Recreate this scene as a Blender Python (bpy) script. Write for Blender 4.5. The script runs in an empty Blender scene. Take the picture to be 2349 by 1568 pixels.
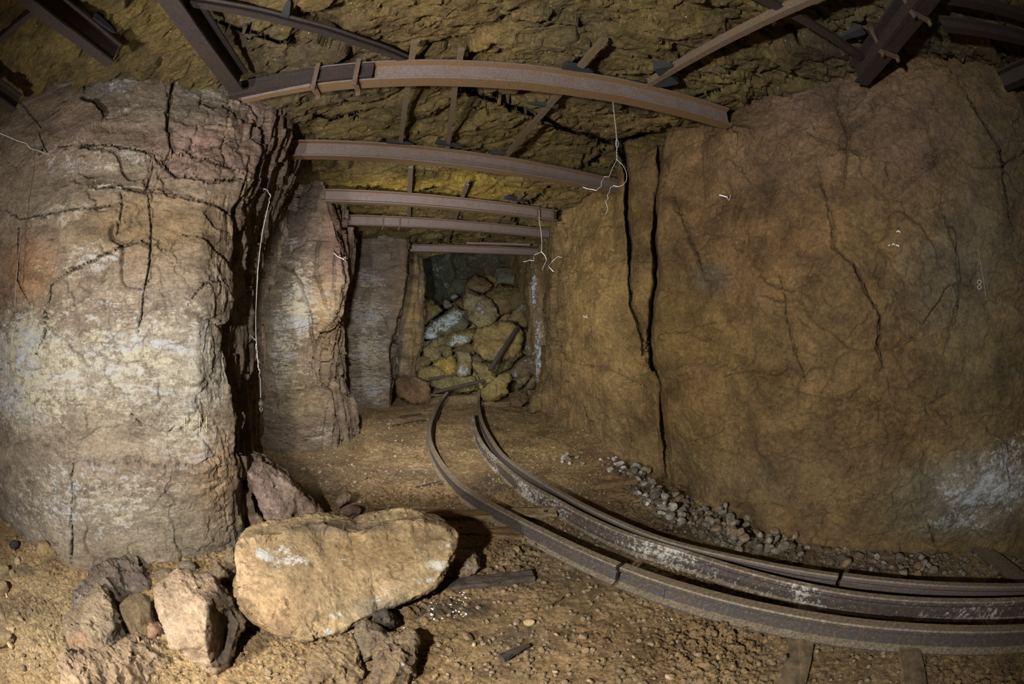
import bpy, bmesh, math, random
import numpy as np
from mathutils import Vector, Matrix, geometry

# ------------------------------------------------------------------ camera, world, lamps, exposure
SC = bpy.context.scene
COL = SC.collection
CAM_H = 1.5
PITCH = math.radians(-2.0)
FPX = 979.0                                   # 15 mm equisolid fisheye on a 36 mm wide sensor, in pixels of the 2349 frame

cd = bpy.data.cameras.new('camera')
cd.type = 'PANO'
cd.panorama_type = 'FISHEYE_EQUISOLID'
cd.sensor_fit = 'HORIZONTAL'
cd.sensor_width = 36.0
cd.fisheye_lens = FPX / 2349.0 * 36.0
cd.fisheye_fov = math.radians(360)
cd.clip_start = 0.02
cam = bpy.data.objects.new('camera', cd)
cam.location = (0, 0, CAM_H)
cam.rotation_euler = (math.radians(90) + PITCH, 0, 0)
COL.objects.link(cam)
SC.camera = cam

w = bpy.data.worlds.new('dark')
SC.world = w
w.use_nodes = True
w.node_tree.nodes['Background'].inputs[0].default_value = (0.0012, 0.0011, 0.001, 1)
w.node_tree.nodes['Background'].inputs[1].default_value = 1.0

def lamp(name, loc, power, col, size=0.06, spot=None, target=None):
    ld = bpy.data.lights.new(name, 'SPOT' if spot else 'POINT')
    ld.energy = power
    ld.color = col
    ld.shadow_soft_size = size
    o = bpy.data.objects.new(name, ld)
    o.location = loc
    if spot:
        ld.spot_size = math.radians(spot)
        ld.spot_blend = 1.0 if spot < 170 else 0.75
        o.rotation_euler = (Vector(target) - Vector(loc)).to_track_quat('-Z', 'Y').to_euler()
    COL.objects.link(o)
    return o

# hand lamps used while the shutter was open
lamp('hand_lamp_left', (-1.75, -0.45, 1.15), 230, (1.0, 0.96, 0.9), 0.05, 179, (-1.9, 1.3, 0.95))
lamp('hand_lamp_camera', (-0.95, -0.2, 1.6), 285, (1.0, 0.96, 0.88), 0.05, 179, (0.3, 3.0, 1.35))
lamp('hand_lamp_tunnel', (-1.2, 2.5, 1.75), 380, (1.0, 0.96, 0.9), 0.04, 125, (-0.7, 8, 1.0))
lamp('hand_lamp_end', (-0.9, 7.2, 1.7), 110, (0.9, 0.98, 0.98), 0.05, 130, (-1.0, 11, 1.2))

SC.view_settings.view_transform = 'Standard'
SC.view_settings.look = 'None'
SC.view_settings.gamma = 1
SC.view_settings.use_curve_mapping = False
SC.view_settings.exposure = 0.34
SC.cycles.max_bounces = 6
SC.cycles.diffuse_bounces = 3
SC.cycles.glossy_bounces = 2

# ------------------------------------------------------------------ pixel <-> place
CP, SP = math.cos(PITCH), math.sin(PITCH)
def ray(px, py):
    x, y = px - 1174.5, py - 784.0
    r = math.hypot(x, y) + 1e-9
    th = 2 * math.asin(min(1, r / (2 * FPX)))
    s = math.sin(th) / r
    dx, dy, dz = x * s, math.cos(th), -y * s
    return Vector((dx, dy * CP - dz * SP, dy * SP + dz * CP))
def U(px, py, z=None, rho=None, y=None):
    d = ray(px, py)
    if z is not None: t = (z - CAM_H) / d.z
    elif rho is not None: t = rho / math.hypot(d.x, d.y)
    else: t = y / d.y
    return Vector((d.x * t, d.y * t, CAM_H + d.z * t))
def frho(px, py, z=0.0):
    p = U(px, py, z=z)
    return math.hypot(p.x, p.y)
def to_px(P):
    v = P - np.array([0, 0, CAM_H])
    y = v[:, 1] * CP + v[:, 2] * SP
    z = -v[:, 1] * SP + v[:, 2] * CP
    x = v[:, 0]
    n = np.sqrt(x * x + y * y + z * z) + 1e-9
    th = np.arccos(np.clip(y / n, -1, 1))
    r = 2 * FPX * np.sin(th / 2)
    q = np.hypot(x, z) + 1e-9
    return np.stack([1174.5 + r * x / q, 784.0 - r * z / q], 1), n

# ------------------------------------------------------------------ noise
def _h(ix, iy, iz, k=0):
    h = (ix.astype(np.int64) * 374761393 + iy.astype(np.int64) * 668265263 + iz.astype(np.int64) * 2147483647 + k * 1274126177) & 0xffffffff
    h = ((h ^ (h >> 13)) * 1274126177) & 0xffffffff
    h = ((h ^ (h >> 15)) * 2246822519) & 0xffffffff
    h = h ^ (h >> 16)
    return (h & 0xffffff) / float(0xffffff)
def vnoise(P, k=0):
    i = np.floor(P).astype(np.int64)
    f = P - i
    u = f * f * f * (f * (f * 6 - 15) + 10)
    r = 0
    for a in (0, 1):
        for b in (0, 1):
            for c in (0, 1):
                wgt = (u[:, 0] if a else 1 - u[:, 0]) * (u[:, 1] if b else 1 - u[:, 1]) * (u[:, 2] if c else 1 - u[:, 2])
                r = r + wgt * _h(i[:, 0] + a, i[:, 1] + b, i[:, 2] + c, k)
    return r * 2 - 1
def fbm(P, s, octv=4, k=0, gain=0.5, ridge=False):
    s = np.array(s, float) * np.ones(3)
    a, t, n = 1.0, 0.0, 0.0
    Q = P * s
    for o in range(octv):
        v = vnoise(Q + 17.3 * o, k + o)
        if ridge: v = 1 - 2 * np.abs(v)
        t = t + a * v; n += a
        a *= gain; Q = Q * 2.03
    return t / n
def facet(P, s, k=0, warp=0.35, tilt=1.0):
    """broken-rock relief: every cell is its own tilted plane; returns height and distance to the nearest joint"""
    s = np.array(s, float) * np.ones(3)
    Q = P * s
    Q = Q + warp * np.stack([fbm(Q, 1.3, 3, k + 50), fbm(Q, 1.3, 3, k + 60), fbm(Q, 1.3, 3, k + 70)], 1)
    i = np.floor(Q).astype(np.int64)
    n = len(Q)
    b1 = np.full(n, 9.0); b2 = np.full(n, 9.0); hh = np.zeros(n)
    for a in (-1, 0, 1):
        for b in (-1, 0, 1):
            for c in (-1, 0, 1):
                x, y, z = i[:, 0] + a, i[:, 1] + b, i[:, 2] + c
                jx, jy, jz = x + _h(x, y, z, k + 1), y + _h(x, y, z, k + 2), z + _h(x, y, z, k + 3)
                dx, dy, dz = Q[:, 0] - jx, Q[:, 1] - jy, Q[:, 2] - jz
                d = dx * dx + dy * dy + dz * dz
                m = d < b1
                b2 = np.where(m, b1, np.minimum(b2, d))
                hv = (_h(x, y, z, k + 4) - .5) + tilt * (dx * (_h(x, y, z, k + 5) - .5) + dy * (_h(x, y, z, k + 6) - .5) + dz * (_h(x, y, z, k + 7) - .5))
                hh = np.where(m, hv, hh)
                b1 = np.where(m, d, b1)
    return hh, np.sqrt(b2) - np.sqrt(b1)

# ------------------------------------------------------------------ naming
def tag(o, label=None, cat=None, group=None, kind=None):
    if label: o['label'] = label
    if cat: o['category'] = cat
    if group: o['group'] = group
    if kind: o['kind'] = kind
    return o
def empty(name, loc, label, cat, group=None):
    o = bpy.data.objects.new(name, None)
    COL.objects.link(o)
    o.location = loc
    o.empty_display_size = 0.05
    return tag(o, label, cat, group)
def np_mesh(name, V, Fq, mat, parent=None, attrs=None, smooth=True, origin=None):
    V = np.asarray(V, float)
    if origin is None and parent is None:
        origin = (float(V[:, 0].mean()), float(V[:, 1].mean()), float(V[:, 2].min()))
    if parent is not None: origin = tuple(parent_loc(parent))
    V = V - np.array(origin)
    me = bpy.data.meshes.new(name)
    Fq = np.asarray(Fq)
    me.vertices.add(len(V)); me.vertices.foreach_set('co', V.astype(np.float32).ravel())
    nl = Fq.size
    me.loops.add(nl); me.loops.foreach_set('vertex_index', Fq.astype(np.int32).ravel())
    me.polygons.add(len(Fq))
    k = Fq.shape[1]
    me.polygons.foreach_set('loop_start', np.arange(0, nl, k, dtype=np.int32))
    me.polygons.foreach_set('loop_total', np.full(len(Fq), k, dtype=np.int32))
    me.update(calc_edges=True); me.validate()
    me.polygons.foreach_set('use_smooth', np.full(len(me.polygons), smooth))
    for an, av in (attrs or {}).items():
        if av.ndim == 1:
            at = me.attributes.new(an, 'FLOAT', 'POINT'); at.data.foreach_set('value', av.astype(np.float32))
        else:
            at = me.attributes.new(an, 'FLOAT_COLOR', 'POINT')
            at.data.foreach_set('color', np.concatenate([av, np.ones((len(av), 1))], 1).astype(np.float32).ravel())
    me.materials.append(mat)
    o = bpy.data.objects.new(name, me)
    COL.objects.link(o)
    if parent is not None: o.parent = parent
    else: o.location = origin
    return o
def parent_loc(p):
    v = Vector((0, 0, 0))
    while p is not None:
        v += p.location; p = p.parent
    return v
def bm_obj(name, bm, mat, parent=None, smooth=False, origin=None):
    """bm is in world coordinates; the object's origin is its base"""
    me = bpy.data.meshes.new(name)
    bmesh.ops.recalc_face_normals(bm, faces=bm.faces[:])
    if parent is not None: origin = parent_loc(parent)
    elif origin is None:
        c = Vector((0, 0, 0))
        for v in bm.verts: c += v.co
        c /= max(1, len(bm.verts)); c.z = min(v.co.z for v in bm.verts); origin = c
    bmesh.ops.translate(bm, verts=bm.verts[:], vec=-Vector(origin))
    bm.to_mesh(me); bm.free()
    if smooth:
        for p in me.polygons: p.use_smooth = True
    me.materials.append(mat)
    o = bpy.data.objects.new(name, me)
    COL.objects.link(o)
    if parent is not None: o.parent = parent
    else: o.location = origin
    return o

# ------------------------------------------------------------------ materials
class NT:
    def __init__(s, name):
        s.m = bpy.data.materials.new(name); s.m.use_nodes = True
        s.t = s.m.node_tree; s.t.nodes.clear()
        s.out = s.t.nodes.new('ShaderNodeOutputMaterial')
        s.b = s.t.nodes.new('ShaderNodeBsdfPrincipled')
        s.t.links.new(s.b.outputs[0], s.out.inputs[0])
    def n(s, ty, **kw):
        x = s.t.nodes.new(ty)
        for k, v in kw.items():
            if k.startswith('i_'):
                x.inputs[int(k[2:]) if k[2:].isdigit() else k[2:].replace('_', ' ')].default_value = v
            else: setattr(x, k, v)
        return x
    def l(s, a, b): s.t.links.new(a, b)
    def noise(s, vec, scale, detail=5, rough=0.55, dist=0.0, out=0):
        x = s.n('ShaderNodeTexNoise')
        x.inputs['Scale'].default_value = scale; x.inputs['Detail'].default_value = detail
        x.inputs['Roughness'].default_value = rough; x.inputs['Distortion'].default_value = dist
        s.l(vec, x.inputs['Vector']); return x.outputs[out]
    def ramp(s, fac, stops, interp='LINEAR'):
        x = s.n('ShaderNodeValToRGB'); cr = x.color_ramp; cr.interpolation = interp
        while len(cr.elements) < len(stops): cr.elements.new(0.5)
        for e, (p, c) in zip(cr.elements, stops):
            e.position = p
            e.color = (c, c, c, 1) if not hasattr(c, '__len__') else (c[0], c[1], c[2], 1)
        s.l(fac, x.inputs[0]); return x.outputs[0]
    def mix(s, fac, a, b, mode='MIX'):
        x = s.n('ShaderNodeMix', data_type='RGBA', blend_type=mode)
        for sock, v in ((x.inputs[0], fac), (x.inputs[6], a), (x.inputs[7], b)):
            if hasattr(v, 'is_output'): s.l(v, sock)
            elif hasattr(v, '__len__'): sock.default_value = (v[0], v[1], v[2], 1)
            else: sock.default_value = v if sock.type == 'VALUE' else (v, v, v, 1)
        return x.outputs[2]
    def math(s, op, a, b=0.0, c=None, clamp=False):
        x = s.n('ShaderNodeMath', operation=op, use_clamp=clamp)
        for i, v in enumerate((a, b) if c is None else (a, b, c)):
            if hasattr(v, 'is_output'): s.l(v, x.inputs[i])
            else: x.inputs[i].default_value = v
        return x.outputs[0]
    def attr(s, name, col=False):
        x = s.n('ShaderNodeAttribute', attribute_name=name); return x.outputs[0 if col else 2]
    def mapping(s, vec, sc=(1, 1, 1), rot=(0, 0, 0)):
        x = s.n('ShaderNodeMapping'); x.inputs['Scale'].default_value = sc; x.inputs['Rotation'].default_value = rot
        s.l(vec, x.inputs['Vector']); return x.outputs[0]
    def bump(s, hgt, strength, dist, prev=None):
        x = s.n('ShaderNodeBump'); x.inputs['Strength'].default_value = strength; x.inputs['Distance'].default_value = dist
        s.l(hgt, x.inputs['Height'])
        if prev is not None: s.l(prev, x.inputs['Normal'])
        return x.outputs[0]

def rock_mat(name, base=None, var=((.55, .5, .45), (1.45, 1.4, 1.3)), white=(.62, .6, .52), white2=(.5, .54, .6), wlev=None,
             strata=(1, 1, 1), ochre=(.36, .2, .04), och=0.5, dark=0.4, bump=1.0, world=True, speck=0.35, wscale=9.0, seed=0.0, flecks=0.0, mid=.42):
    """base None: regional colour comes from the mesh attribute 'tint', whitish crust from the attribute 'white'"""
    t = NT(name)
    if world: vec = t.n('ShaderNodeNewGeometry').outputs['Position']
    else: vec = t.n('ShaderNodeTexCoord').outputs['Object']
    mp = t.n('ShaderNodeMapping'); mp.inputs['Location'].default_value = (seed * 3.7, seed * 1.9, seed * 5.1)
    t.l(vec, mp.inputs['Vector']); vec = mp.outputs[0]
    sv = t.mapping(vec, strata)
    n1 = t.noise(sv, 2.6, 7, .62, .5)
    n2 = t.noise(sv, 9.0, 8, .68, .3)
    n3 = t.noise(vec, 55.0, 6, .7, 0)
    n4 = t.noise(sv, 1.3, 6, .6, .9)
    tint = t.attr('tint', True) if base is None else base
    v = t.ramp(n1, [(.3, var[0]), (.7, var[1])])
    c = t.mix(1.0, tint, v, 'MULTIPLY') if base is None else t.mix(1.0, (base[0], base[1], base[2]), v, 'MULTIPLY')
    # ochre staining and darker mineral patches
    c = t.mix(t.math('MULTIPLY', t.ramp(n2, [(.52, 0), (.66, 1)]), och), c, ochre)
    c = t.mix(t.math('MULTIPLY', t.ramp(n4, [(.33, 1), (.5, 0)]), dark), c, t.mix(1.0, c, (.42, .42, .45), 'MULTIPLY'))
    f = t.ramp(n3, [(.3, 1 - speck), (.7, 1 + speck)])
    c = t.mix(1.0, c, f, 'MULTIPLY')
    n5 = t.noise(sv, 21.0, 9, .78, .25)
    c = t.mix(1.0, c, t.ramp(n5, [(.34, 1 - mid), (.5, 1.0), (.66, 1 + mid * .8)]), 'MULTIPLY')
    # whitish crust
    wa = t.attr('white') if wlev is None else wlev
    wn = t.noise(sv, wscale, 9, .72, .4)
    wn2 = t.noise(vec, wscale * 5, 6, .75, .2)
    wm = t.math('ADD', t.math('MULTIPLY', t.math('SUBTRACT', wn, .5), 2.2), t.math('MULTIPLY', t.math('SUBTRACT', wn2, .5), 1.3))
    wm = t.math('ADD', wm, wa)
    wmask = t.ramp(wm, [(.40, 0), (.72, 1)])
    wc = t.mix(t.ramp(n4, [(.42, 0), (.6, 1)]), white, white2)
    c = t.mix(wmask, c, wc)
    if flecks:
        fl = t.ramp(t.noise(vec, 38, 3, .5, 0), [(.74 - flecks * .1, 0), (.77 - flecks * .1, 1)])
        c = t.mix(fl, c, (.6, .62, .6))
    t.l(c, t.b.inputs['Base Color'])
    t.b.inputs['Roughness'].default_value = 0.82
    t.b.inputs['Specular IOR Level'].default_value = 0.35
    nb = t.bump(n2, 0.75 * bump, 0.045)
    nb = t.bump(n5, 0.7 * bump, 0.022, nb)
    nb = t.bump(n3, 0.8 * bump, 0.012, nb)
    fine = t.noise(vec, 170.0, 3, .6, 0)
    nb = t.bump(fine, 0.35 * bump, 0.003, nb)
    t.l(nb, t.b.inputs['Normal'])
    return t.m

def steel_mat(name, base=(.075, .055, .05), rust=(.12, .065, .035), dust=(.2, .15, .09), dustlev=.5, spark=1.0, rough=.55, topdust=.8, under=None, crust=0.0):
    t = NT(name)
    vec = t.n('ShaderNodeNewGeometry').outputs['Position']
    n1 = t.noise(vec, 11, 8, .7, .3)
    n2 = t.noise(vec, 240, 3, .6)
    n3 = t.noise(vec, 48, 8, .75)
    c = t.mix(t.ramp(n1, [(.4, 0), (.62, 1)]), base, rust)
    c = t.mix(t.math('MULTIPLY', t.ramp(n3, [(.5, 0), (.64, 1)]), dustlev), c, dust)
    # dust settled on whatever faces up
    sx = t.n('ShaderNodeSeparateXYZ'); t.l(t.n('ShaderNodeNewGeometry').outputs['Normal'], sx.inputs[0])
    c = t.mix(t.math('MULTIPLY', t.ramp(sx.outputs[2], [(.3, 0), (.9, 1)]), topdust), c, t.mix(t.ramp(n3, [(.4, 0), (.6, 1)]), (.17, .14, .105), (.38, .30, .20)))
    c = t.mix(1.0, c, t.ramp(n2, [(.35, .55), (.7, 1.6)]), 'MULTIPLY')
    if under: c = t.mix(t.math('MULTIPLY', t.ramp(t.math('MULTIPLY', sx.outputs[2], -1.0), [(.5, 0), (.85, 1)]), .8), c, t.mix(1.0, under, t.ramp(n2, [(.35, .55), (.7, 1.6)]), 'MULTIPLY'))
    if crust: c = t.mix(t.ramp(t.math('ADD', t.noise(vec, 30, 9, .8, .3), t.math('MULTIPLY', t.noise(vec, 2.2, 2, .5), .5)), [(.86 - crust, 0), (.92 - crust, 1)]), c, (.5, .48, .43))
    sp = t.ramp(t.noise(vec, 330, 2, .5), [(.7, 0), (.74, 1)])
    c = t.mix(t.math('MULTIPLY', sp, .5 * spark), c, (.5, .45, .4))
    t.l(c, t.b.inputs['Base Color'])
    t.b.inputs['Metallic'].default_value = 0.25
    t.b.inputs['Roughness'].default_value = rough
    nb = t.bump(n3, .4, .006)
    nb = t.bump(n2, .6, .003, nb)
    t.l(nb, t.b.inputs['Normal'])
    return t.m
def plain_mat(name, col, rough=.7, metal=0.0, n=.25, scale=30, strx=(1, 1, 1), bump=.4):
    t = NT(name)
    vec = t.mapping(t.n('ShaderNodeTexCoord').outputs['Object'], strx)
    n1 = t.noise(vec, scale, 6, .65, .2)
    c = t.mix(1.0, col, t.ramp(n1, [(.3, 1 - n), (.7, 1 + n)]), 'MULTIPLY')
    t.l(c, t.b.inputs['Base Color'])
    t.b.inputs['Roughness'].default_value = rough; t.b.inputs['Metallic'].default_value = metal
    t.l(t.bump(n1, bump, .004), t.b.inputs['Normal'])
    return t.m
# ------------------------------------------------------------------ the drift: walls, roof, floor
def blobs(px, lst):
    v = np.zeros(len(px))
    for b in lst:
        cx, cy, rx, ry, val = b[:5]
        an = math.radians(b[5]) if len(b) > 5 else 0
        dx, dy = px[:, 0] - cx, px[:, 1] - cy
        x = (dx * math.cos(an) + dy * math.sin(an)) / rx
        y = (-dx * math.sin(an) + dy * math.cos(an)) / ry
        v = np.maximum(v, val * np.exp(-(x * x + y * y) ** 1.5)) if val > 0 else v
    return v
def tints(px, base, lst):
    c = np.tile(np.array(base, float), (len(px), 1))
    for b in lst:
        cx, cy, rx, ry, col = b[:5]
        st = b[5] if len(b) > 5 else 1.0
        wgt = st * np.exp(-(((px[:, 0] - cx) / rx) ** 2 + ((px[:, 1] - cy) / ry) ** 2) ** 1.5)
        c = c * (1 - wgt[:, None]) + np.array(col) * wgt[:, None]
    return c
def poly_dist(px, poly):
    """unsigned distance (pixels) to a polyline and the side of it"""
    best = np.full(len(px), 1e9); side = np.zeros(len(px))
    for (ax, ay), (bx, by) in zip(poly[:-1], poly[1:]):
        vx, vy = bx - ax, by - ay
        L = vx * vx + vy * vy
        t = np.clip(((px[:, 0] - ax) * vx + (px[:, 1] - ay) * vy) / L, 0, 1)
        dx, dy = px[:, 0] - ax - t * vx, px[:, 1] - ay - t * vy
        d = np.hypot(dx, dy)
        m = d < best
        best = np.where(m, d, best)
        side = np.where(m, np.sign(vx * dy - vy * dx), side)
    return best, side
def crack_disp(P, px, dist, cracks, amt=1.0, jitter=52.0):
    """cracks: (polyline in photo pixels, width px, depth m, step m, step reach px).  Returns displacement along the outward (into the room) normal"""
    d = np.zeros(len(P))
    jit = np.stack([fbm(P, 9, 4, 900, .65), fbm(P, 9, 4, 910, .65)], 1) * (jitter / dist[:, None])
    q = px + jit
    for poly, wpx, dep, step, reach in cracks:
        xs = [p[0] for p in poly]; ys = [p[1] for p in poly]
        R = max(wpx * 4, reach * 2) + 30
        m = (q[:, 0] > min(xs) - R) & (q[:, 0] < max(xs) + R) & (q[:, 1] > min(ys) - R) & (q[:, 1] < max(ys) + R)
        if not m.any(): continue
        dd, sd = poly_dist(q[m], poly)
        ends = np.minimum(np.hypot(q[m, 0] - xs[0], q[m, 1] - ys[0]), np.hypot(q[m, 0] - xs[-1], q[m, 1] - ys[-1]))
        tap = np.clip(ends / 25.0, 0.15, 1)
        g = -dep * .8 * np.exp(-(dd / (.72 * wpx * tap)) ** 2)
        if step: g = g + step * (sd > 0) * np.exp(-(dd / reach) ** 2) * tap
        d[m] += g * amt
    return d
def fissures(V2, V, lst, wsc=.75, dep=.065, k=950):
    """open the joints: thin clefts running away into the rock"""
    px2, d2 = to_px(V2)
    q = px2 + np.stack([fbm(V, 7, 3, k), fbm(V, 7, 3, k + 10)], 1) * (20.0 / d2[:, None])
    patchy = np.clip(.8 + 1.5 * fbm(V, 2.2, 2, k + 20), .5, 1)
    push = np.zeros(len(V))
    for c in lst:
        poly, wd = c[0], max(1.7, min(3.0, c[1] * wsc))
        xs = [p[0] for p in poly]; ys = [p[1] for p in poly]
        m = (q[:, 0] > min(xs) - 20) & (q[:, 0] < max(xs) + 20) & (q[:, 1] > min(ys) - 20) & (q[:, 1] < max(ys) + 20)
        if not m.any(): continue
        dd, _ = poly_dist(q[m], poly)
        en = np.minimum(np.hypot(q[m, 0] - xs[0], q[m, 1] - ys[0]), np.hypot(q[m, 0] - xs[-1], q[m, 1] - ys[-1]))
        push[m] = np.maximum(push[m], dep * np.exp(-(dd / (wd * patchy[m] * np.clip(en / 30, .3, 1))) ** 4))
    return V2 + (V2 - np.array([0, 0, CAM_H])) / d2[:, None] * push[:, None]
def grid_faces(nu, nv):
    a = np.arange(nu * nv).reshape(nu, nv)
    return np.stack([a[:-1, :-1].ravel(), a[1:, :-1].ravel(), a[1:, 1:].ravel(), a[:-1, 1:].ravel()], 1)
def grid_normals(V, nu, nv, smooth=3):
    G = V.reshape(nu, nv, 3)
    du = np.gradient(G, axis=0); dv = np.gradient(G, axis=1)
    n = np.cross(du, dv)
    n /= np.linalg.norm(n, axis=2, keepdims=True) + 1e-12
    for _ in range(smooth):
        p = np.pad(n, ((1, 1), (1, 1), (0, 0)), mode='edge')
        n = (p[:-2, 1:-1] + p[2:, 1:-1] + p[1:-1, :-2] + p[1:-1, 2:] + 2 * n)
        n /= np.linalg.norm(n, axis=2, keepdims=True) + 1e-12
    return n.reshape(-1, 3)

Z0, Z1 = -0.15, 3.75
def wall_grid(cols, res_px=3.2, dz=0.010):
    """cols: list of dicts pts=[(px,py,rho)...] or xy=(x,y), flake=0..1, amp; lofted left to right"""
    zs = np.arange(Z0, Z1, dz)
    X, Y, FL = [], [], []
    CA = [c.get('calm', 0.0) for c in cols]; GC = []
    for c in cols:
        if 'xy' in c:
            X.append(np.full(len(zs), c['xy'][0])); Y.append(np.full(len(zs), c['xy'][1]))
        else:
            pts = sorted([U(p[0], p[1], rho=p[2]) for p in c['pts']], key=lambda v: v.z)
            zz = [p.z for p in pts]
            X.append(np.interp(zs, zz, [p.x for p in pts])); Y.append(np.interp(zs, zz, [p.y for p in pts]))
        FL.append(c.get('flake', 0.0))
    GX, GY, GF = [], [], []
    for i in range(len(cols) - 1):
        L = np.hypot(X[i + 1] - X[i], Y[i + 1] - Y[i]).max()
        rr = np.hypot((X[i] + X[i + 1]).mean() / 2, (Y[i] + Y[i + 1]).mean() / 2)
        step = max(0.006, rr * res_px / FPX) * (2.5 if cols[i].get('coarse') else 1)
        n = max(2, int(L / step))
        for k in range(n):
            t = k / n
            GX.append(X[i] * (1 - t) + X[i + 1] * t); GY.append(Y[i] * (1 - t) + Y[i + 1] * t); GF.append(FL[i] if cols[i].get('hold') else FL[i] * (1 - t) + FL[i + 1] * t); GC.append(CA[i] * (1 - t) + CA[i + 1] * t)
    GX.append(X[-1]); GY.append(Y[-1]); GF.append(FL[-1]); GC.append(CA[-1])
    GX, GY = np.array(GX), np.array(GY)
    for _ in range(2):                       # soften the lofting creases a little
        GX[1:-1] = (GX[:-2] + 2 * GX[1:-1] + GX[2:]) / 4; GY[1:-1] = (GY[:-2] + 2 * GY[1:-1] + GY[2:]) / 4
    nu, nv = GX.shape
    V = np.stack([GX, GY, np.tile(zs, (nu, 1))], 2).reshape(-1, 3)
    global CALM
    CALM = 1 - .85 * np.repeat(np.array(GC), nv)
    return V, np.repeat(np.array(GF), nv), nu, nv

def rock_relief(P, face_amp, flake, k=0):
    a, e1 = facet(P, (1.3, 1.3, 1.9), k + 1)
    b, e2 = facet(P, (4.2, 4.2, 6.5), k + 2, warp=.5)
    s1, e3 = facet(P, (6.0, 6.0, 1.3), k + 3, warp=.6, tilt=1.2)
    s2, e4 = facet(P, (15, 15, 3.6), k + 4, warp=.6)
    lo = fbm(P, 1.1, 4, k + 5)
    hi = fbm(P, 11, 5, k + 6, .62)
    rd = fbm(P, (5, 5, 9), 5, k + 7, .6, ridge=True)
    c3, e5 = facet(P, (13, 13, 20), k + 8, warp=.6)
    jm = np.clip(fbm(P, 1.7, 2, k + 9) * 3 + .2, 0, 1)
    face = .05 * lo + face_amp * (.075 * a + .026 * b) + .014 * hi - .014 * rd * jm + .007 * c3 - .030 * face_amp * jm * np.exp(-(e1 / .03) ** 2) - .014 * jm * np.exp(-(e2 / .05) ** 2)
    side = .04 * lo + .13 * s1 + .035 * s2 + .016 * hi
    return face * (1 - flake) + side * flake

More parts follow.
